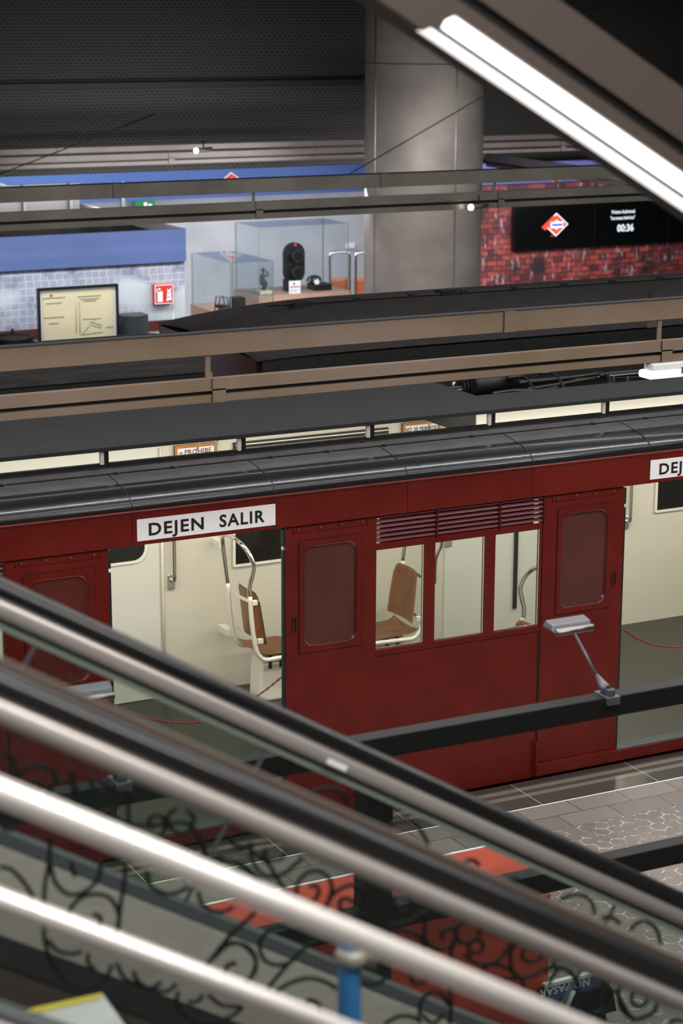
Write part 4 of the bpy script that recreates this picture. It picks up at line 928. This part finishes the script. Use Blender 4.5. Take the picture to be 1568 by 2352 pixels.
# wrought iron scroll railing
PS = AT(784, 2000, 5.1)
SCR = {0: [
[(0,200),(60,220),(90,290),(85,380),(60,430)],[(280,500),(300,430),(330,380),(320,320),(260,285),(180,290),(120,330),(95,400)],
[(270,490),(200,475),(160,430),(175,385),(225,380),(245,410),(215,430)],[(295,500),(290,420),(350,375),(420,380),(460,430),(440,480),(390,490),(360,480),(380,450)],
[(430,300),(435,370),(455,440)],[(440,400),(450,480),(520,550),(610,570),(690,540),(740,480),(765,460)],[(560,350),(550,400),(590,450),(640,430)],
[(590,370),(660,410),(720,440),(765,440),(770,560),(775,640),(800,700)],[(500,600),(600,570),(700,600),(775,650)],[(775,640),(900,640),(1000,635),(1100,625),(1160,650)],
[(780,640),(820,690),(880,720),(940,710),(985,680),(990,630),(970,590),(930,585),(895,610),(905,660)],[(1010,640),(1010,580),(1060,540)],
[(1120,550),(1160,590),(1150,650),(1110,690),(1050,680),(1010,640)],[(1150,650),(1200,720),(1220,800),(1215,860)],
[(300,700),(295,850),(270,1000),(262,1160)],[(0,640),(50,670),(110,640)],[(0,890),(70,910),(140,980),(190,1060),(210,1140)],
[(300,860),(330,980),(400,1050),(470,1055),(550,1010),(600,930),(600,860)],[(430,860),(440,930),(460,940)],[(750,860),(750,960),(730,1080),(715,1200),(700,1290)],
[(410,1210),(430,1130),(500,1070),(590,1055),(660,1080),(705,1150),(715,1230),(690,1300)],[(560,1175),(600,1190),(600,1230),(570,1265)],
[(262,1160),(265,1310),(300,1440),(380,1560),(470,1610),(560,1600),(640,1550),(670,1480)],[(290,1330),(340,1390),(420,1415),(490,1400)],[(530,1410),(530,1470),(570,1510)],
[(700,1470),(740,1550),(800,1590),(900,1620),(1000,1640),(1060,1590)],[(800,1520),(830,1580),(900,1620),(970,1580)],
[(1070,1640),(1060,1710),(1110,1780),(1200,1820),(1320,1810),(1400,1780),(1460,1730)],[(1250,1660),(1330,1720),(1440,1730)],[(1130,1700),(1180,1700),(1220,1660)],
[(1240,1480),(1310,1390),(1400,1280),(1530,1170)],[(1280,1440),(1340,1380),(1400,1345),(1470,1370),(1530,1440),(1530,1520),(1470,1590)],[(1350,1530),(1360,1490),(1410,1465)],
[(880,920),(900,1000),(980,1050),(1060,1045),(1130,1010)],[(1190,1040),(1210,1110),(1270,1155),(1340,1160),(1400,1130)],[(1230,860),(1330,850),(1420,870),(1500,930),(1568,1010)],
[(1215,880),(1290,830),(1370,810),(1450,790),(1500,760)],[(1380,690),(1400,750),(1460,770),(1520,760)],[(1330,960),(1370,920),(1440,930),(1480,980)],[(970,770),(1060,790),(1100,830)],
[(1215,860),(1235,790),(1200,720)]],
500: [
[(200,740),(200,830),(250,920),(320,950),(400,930),(460,880),(510,840)],[(200,790),(260,840),(310,880),(350,950),(400,1020),(480,1090)],[(290,780),(280,830),(320,850),(380,840),(410,800)],
[(0,870),(80,855),(150,880),(210,930),(260,990),(300,1040)],[(550,1010),(590,1005),(605,1040),(580,1090),(520,1100),(475,1060),(480,990),(530,930),(600,915),(660,950),(685,1010),(670,1080),(640,1140),(610,1160)],
[(640,1150),(680,1070),(740,1020),(810,1000),(870,1040),(870,1120),(830,1180),(780,1200),(740,1160),(735,1090),(790,1085),(810,1110)],
[(530,470),(600,430),(680,420),(750,450),(775,500),(770,560)],[(1030,650),(1080,615),(1150,615),(1200,650),(1240,710),(1265,770)],[(1060,1060),(1055,1110),(1080,1150),(1130,1160)],[(1140,1080),(1165,1110),(1140,1160)],
[(1030,1240),(1120,1230),(1180,1200),(1230,1160)],[(1030,1270),(1110,1270),(1180,1290),(1230,1340),(1240,1400)],[(1240,1160),(1240,1400)],
[(1240,1310),(1270,1360),(1330,1385),(1390,1370),(1430,1310),(1420,1270),(1380,1260),(1345,1290),(1350,1325)],
[(0,1390),(100,1280),(230,1160)],[(0,1390),(60,1360),(130,1350),(200,1390),(230,1460),(200,1550),(150,1590)],[(40,1540),(60,1480),(110,1470)],
[(440,1280),(400,1250),(330,1260),(270,1310),(250,1370),(280,1450),(350,1480),(420,1470),(470,1430)],[(300,1620),(400,1500),(520,1380),(620,1320)],
[(350,1640),(430,1590),(540,1560),(640,1580),(710,1620)],[(530,1700),(560,1690),(610,1720),(610,1760)],[(870,1580),(920,1600),(980,1580),(1030,1530)],
[(1150,1520),(1170,1580),(1220,1590),(1260,1550)],[(1000,1835),(1080,1790),(1160,1790),(1220,1820)],[(1390,1600),(1400,1740),(1390,1835)],
[(1210,1790),(1220,1700),(1280,1640),(1350,1660),(1380,1720)],[(1230,1780),(1290,1830),(1360,1770)],[(1480,860),(1530,850),(1568,880)]],
968: [
[(200,1290),(230,1230),(290,1210),(340,1240),(345,1290),(310,1340),(240,1345),(210,1310),(200,1290)],[(250,1420),(290,1420),(280,1350),(330,1325),(370,1360),(350,1400),(310,1405)],
[(180,1450),(175,1400),(200,1330)],[(270,1430),(330,1470),(420,1470),(480,1430),(530,1360),(570,1330)],[(345,1530),(400,1480),(470,1480),(530,1510),(590,1560),(620,1620)],
[(590,1335),(545,1380),(530,1430),(540,1500),(560,1550)],[(400,1570),(520,1560),(650,1550),(750,1500),(850,1500),(920,1560)],[(620,1380),(600,1430),(650,1460),(710,1440),(720,1390)],
[(740,1520),(790,1470),(820,1430)],[(940,1640),(930,1570),(890,1520),(830,1500),(790,1540),(765,1600)],[(830,1090),(900,1060),(970,1065),(1020,1100),(1035,1170)],
[(1250,1270),(1300,1225),(1360,1225),(1410,1270),(1435,1350)],[(1080,1200),(1130,1190),(1190,1230)],[(520,975),(560,960),(600,985)],
[(1050,1610),(1000,1640),(980,1720),(1000,1760),(1040,1770),(1090,1740),(1115,1680),(1110,1620)],[(1050,1610),(1160,1640),(1200,1700),(1240,1770),(1280,1810)],
[(1190,1580),(1180,1680),(1200,1750),(1270,1810)],[(1270,1810),(1340,1790),(1400,1750),(1420,1660)],[(1270,1620),(1260,1700),(1310,1730),(1350,1700),(1340,1650),(1310,1665)],
[(1040,1770),(1090,1790),(1110,1830)],[(1490,1835),(1515,1810),(1568,1815)]]}
t = thing('scroll_railing', PS-PU*.6, 'black wrought iron scroll railing standing between the two balustrades', 'railing')
n_ = 0
for ox, lst in SCR.items():
    for c in lst:
        pts = [onplane(ox+x/2.613, 1650+y/2.613, PS) for x, y in c]
        MB().tube(smooth_poly(pts, 5), .0057, 8).build('iron_scroll', 'iron', t)
# lower stringer that carries the railing
c = rowpt(2780, 784, PS); MB().tube([c-D*3.4, c+D*3.4], .016, 8).build('bottom_bar', 'iron', t)
# blue post with bracket
c = AT(803, 2140, 4.75)
t = thing('blue_post', V((c.x, c.y, 0)), 'bright blue round post with domed top and grey bracket', 'post')
MB().lathe((c.x, c.y, 0), [(.0275, 0), (.0275, c.z)]+[(.0275*math.cos(math.radians(a)), c.z+.0275*math.sin(math.radians(a))) for a in (20, 40, 60, 80)], 24).build('post', 'blue', t)
zb2 = AT(803, 2225, 4.75).z; zt2 = AT(803, 2178, 4.75).z
MB().lathe((c.x+.004, c.y-.006, zb2), [(.02, 0), (.038, .012), (.042, (zt2-zb2)*.6), (.034, zt2-zb2)], 20).build('collar', 'clad', t)
q = AT(865, 2212, 4.75); MB().tube([V((c.x+.01, c.y-.01, (zb2+zt2)/2)), q], .022, 14).build('bracket_arm', 'brown', t)
# stair landing with yellow nosing at lower left
z = 2.7
cs = [AZ(x, y, z) for x, y in ((58, 2322), (236, 2283), (285, 2352), (330, 2440), (-60, 2470))]
t = thing('step_plinth', cs[1]-V((0, 0, .12)), 'pale grey step with a yellow front edge at lower left', 'step')
MB().prism([p-V((0, 0, .1)) for p in cs], (0, 0, .1)).build('tread', 'lightgrey', t)
dn = (cs[4]-cs[0]).normalized()*.035
MB().prism([cs[0]+V((0, 0, .0)), cs[1], cs[1]+dn*.8, cs[0]+dn], (0, 0, .004)).build('yellow_nosing', 'yellow', t)
MB().box((min(p.x for p in cs)+.1, cs[0].y-.35, 0), (cs[1].x-.05, cs[0].y-.25, z-.1)).build('support_wall', 'concrete', t)
# ------------------------------------------------------------------ diagonal light fixture, upper right
PL = AT(1300, 296, 5.4)
t = thing('strip_light_beam', PL, 'brown diagonal beam with a bright fluorescent strip, upper right', 'lamp')
def lrow(r): a = onplane(1300, r, PL); return (a-PL).dot(PU)
zl = {r: lrow(r) for r in (20, 147, 181, 218, 259, 281, 299)}
def bar(nm, r0, r1, n0, n1, m, l0=4.2, l1=3.4):
    z0_, z1_ = zl[r0], zl[r1]
    return MB().prism([PL+N*n0+PU*z0_-D*l0, PL+N*n1+PU*z0_-D*l0, PL+N*n1+PU*z1_-D*l0, PL+N*n0+PU*z1_-D*l0], D*(l0+l1)).build(nm, m, t)
bar('upper_housing', 20, 147, -.12, .03, 'brown'); bar('groove', 147, 181, -.12, .0, 'groove'); bar('lower_housing', 181, 218, -.12, .03, 'brown')
q0 = (onplane(1022, 62, PL)-PL).dot(D); q1 = (onplane(965, 68, PL)-PL).dot(D)
bar('back_plate', 218, 299, -.12, -.02, 'reflector')
bar('fluorescent_tube', 218, 259, -.02, .012, 'tube_em', -q0, 3.4)
bar('reflector', 259, 281, -.02, -.005, 'reflector', -q1, 3.4)
bar('lit_lip', 281, 299, -.02, .02, 'lip_em', -q1, 3.4)
MB().prism([PL+N*.03+PU*zl[218]+D*(q0-.002), PL+N*.03+PU*zl[299]+D*(q1-.002), PL-N*.02+PU*zl[299]+D*(q1-.002), PL-N*.02+PU*zl[218]+D*(q0-.002)], -D*2).build('end_housing', 'brown', t)
for o in list(bpy.data.objects):
    if '_loc' in o: del o['_loc']
for o in bpy.data.objects:
    if o.parent is None and 'label' in o:
        n = o.name.split('.')[0]
        g = {'train_seat': 'plywood seats with chrome hoops in the red train', 'cable_tray': 'cable trays hung over the tracks', 'arm_lamp': 'arm lamps on the black stand',
             'barrier_rope': 'red ropes across the train doorways', 'brace_cable': 'slanting brace cables', 'spot_lamp': 'small lit spot lamps', 'display_case': 'glass display cases at the back',
             'instrument': 'black instruments in the low glass case', 'hooped_bench': 'tan exhibition seats at the back', 'escalator_balustrade': 'escalator balustrades', 'station_emblem': 'diamond emblems on the fascias',
             'old_train_car': 'old dark train cars on the second track'}.get(n)
        if g: o['group'] = g
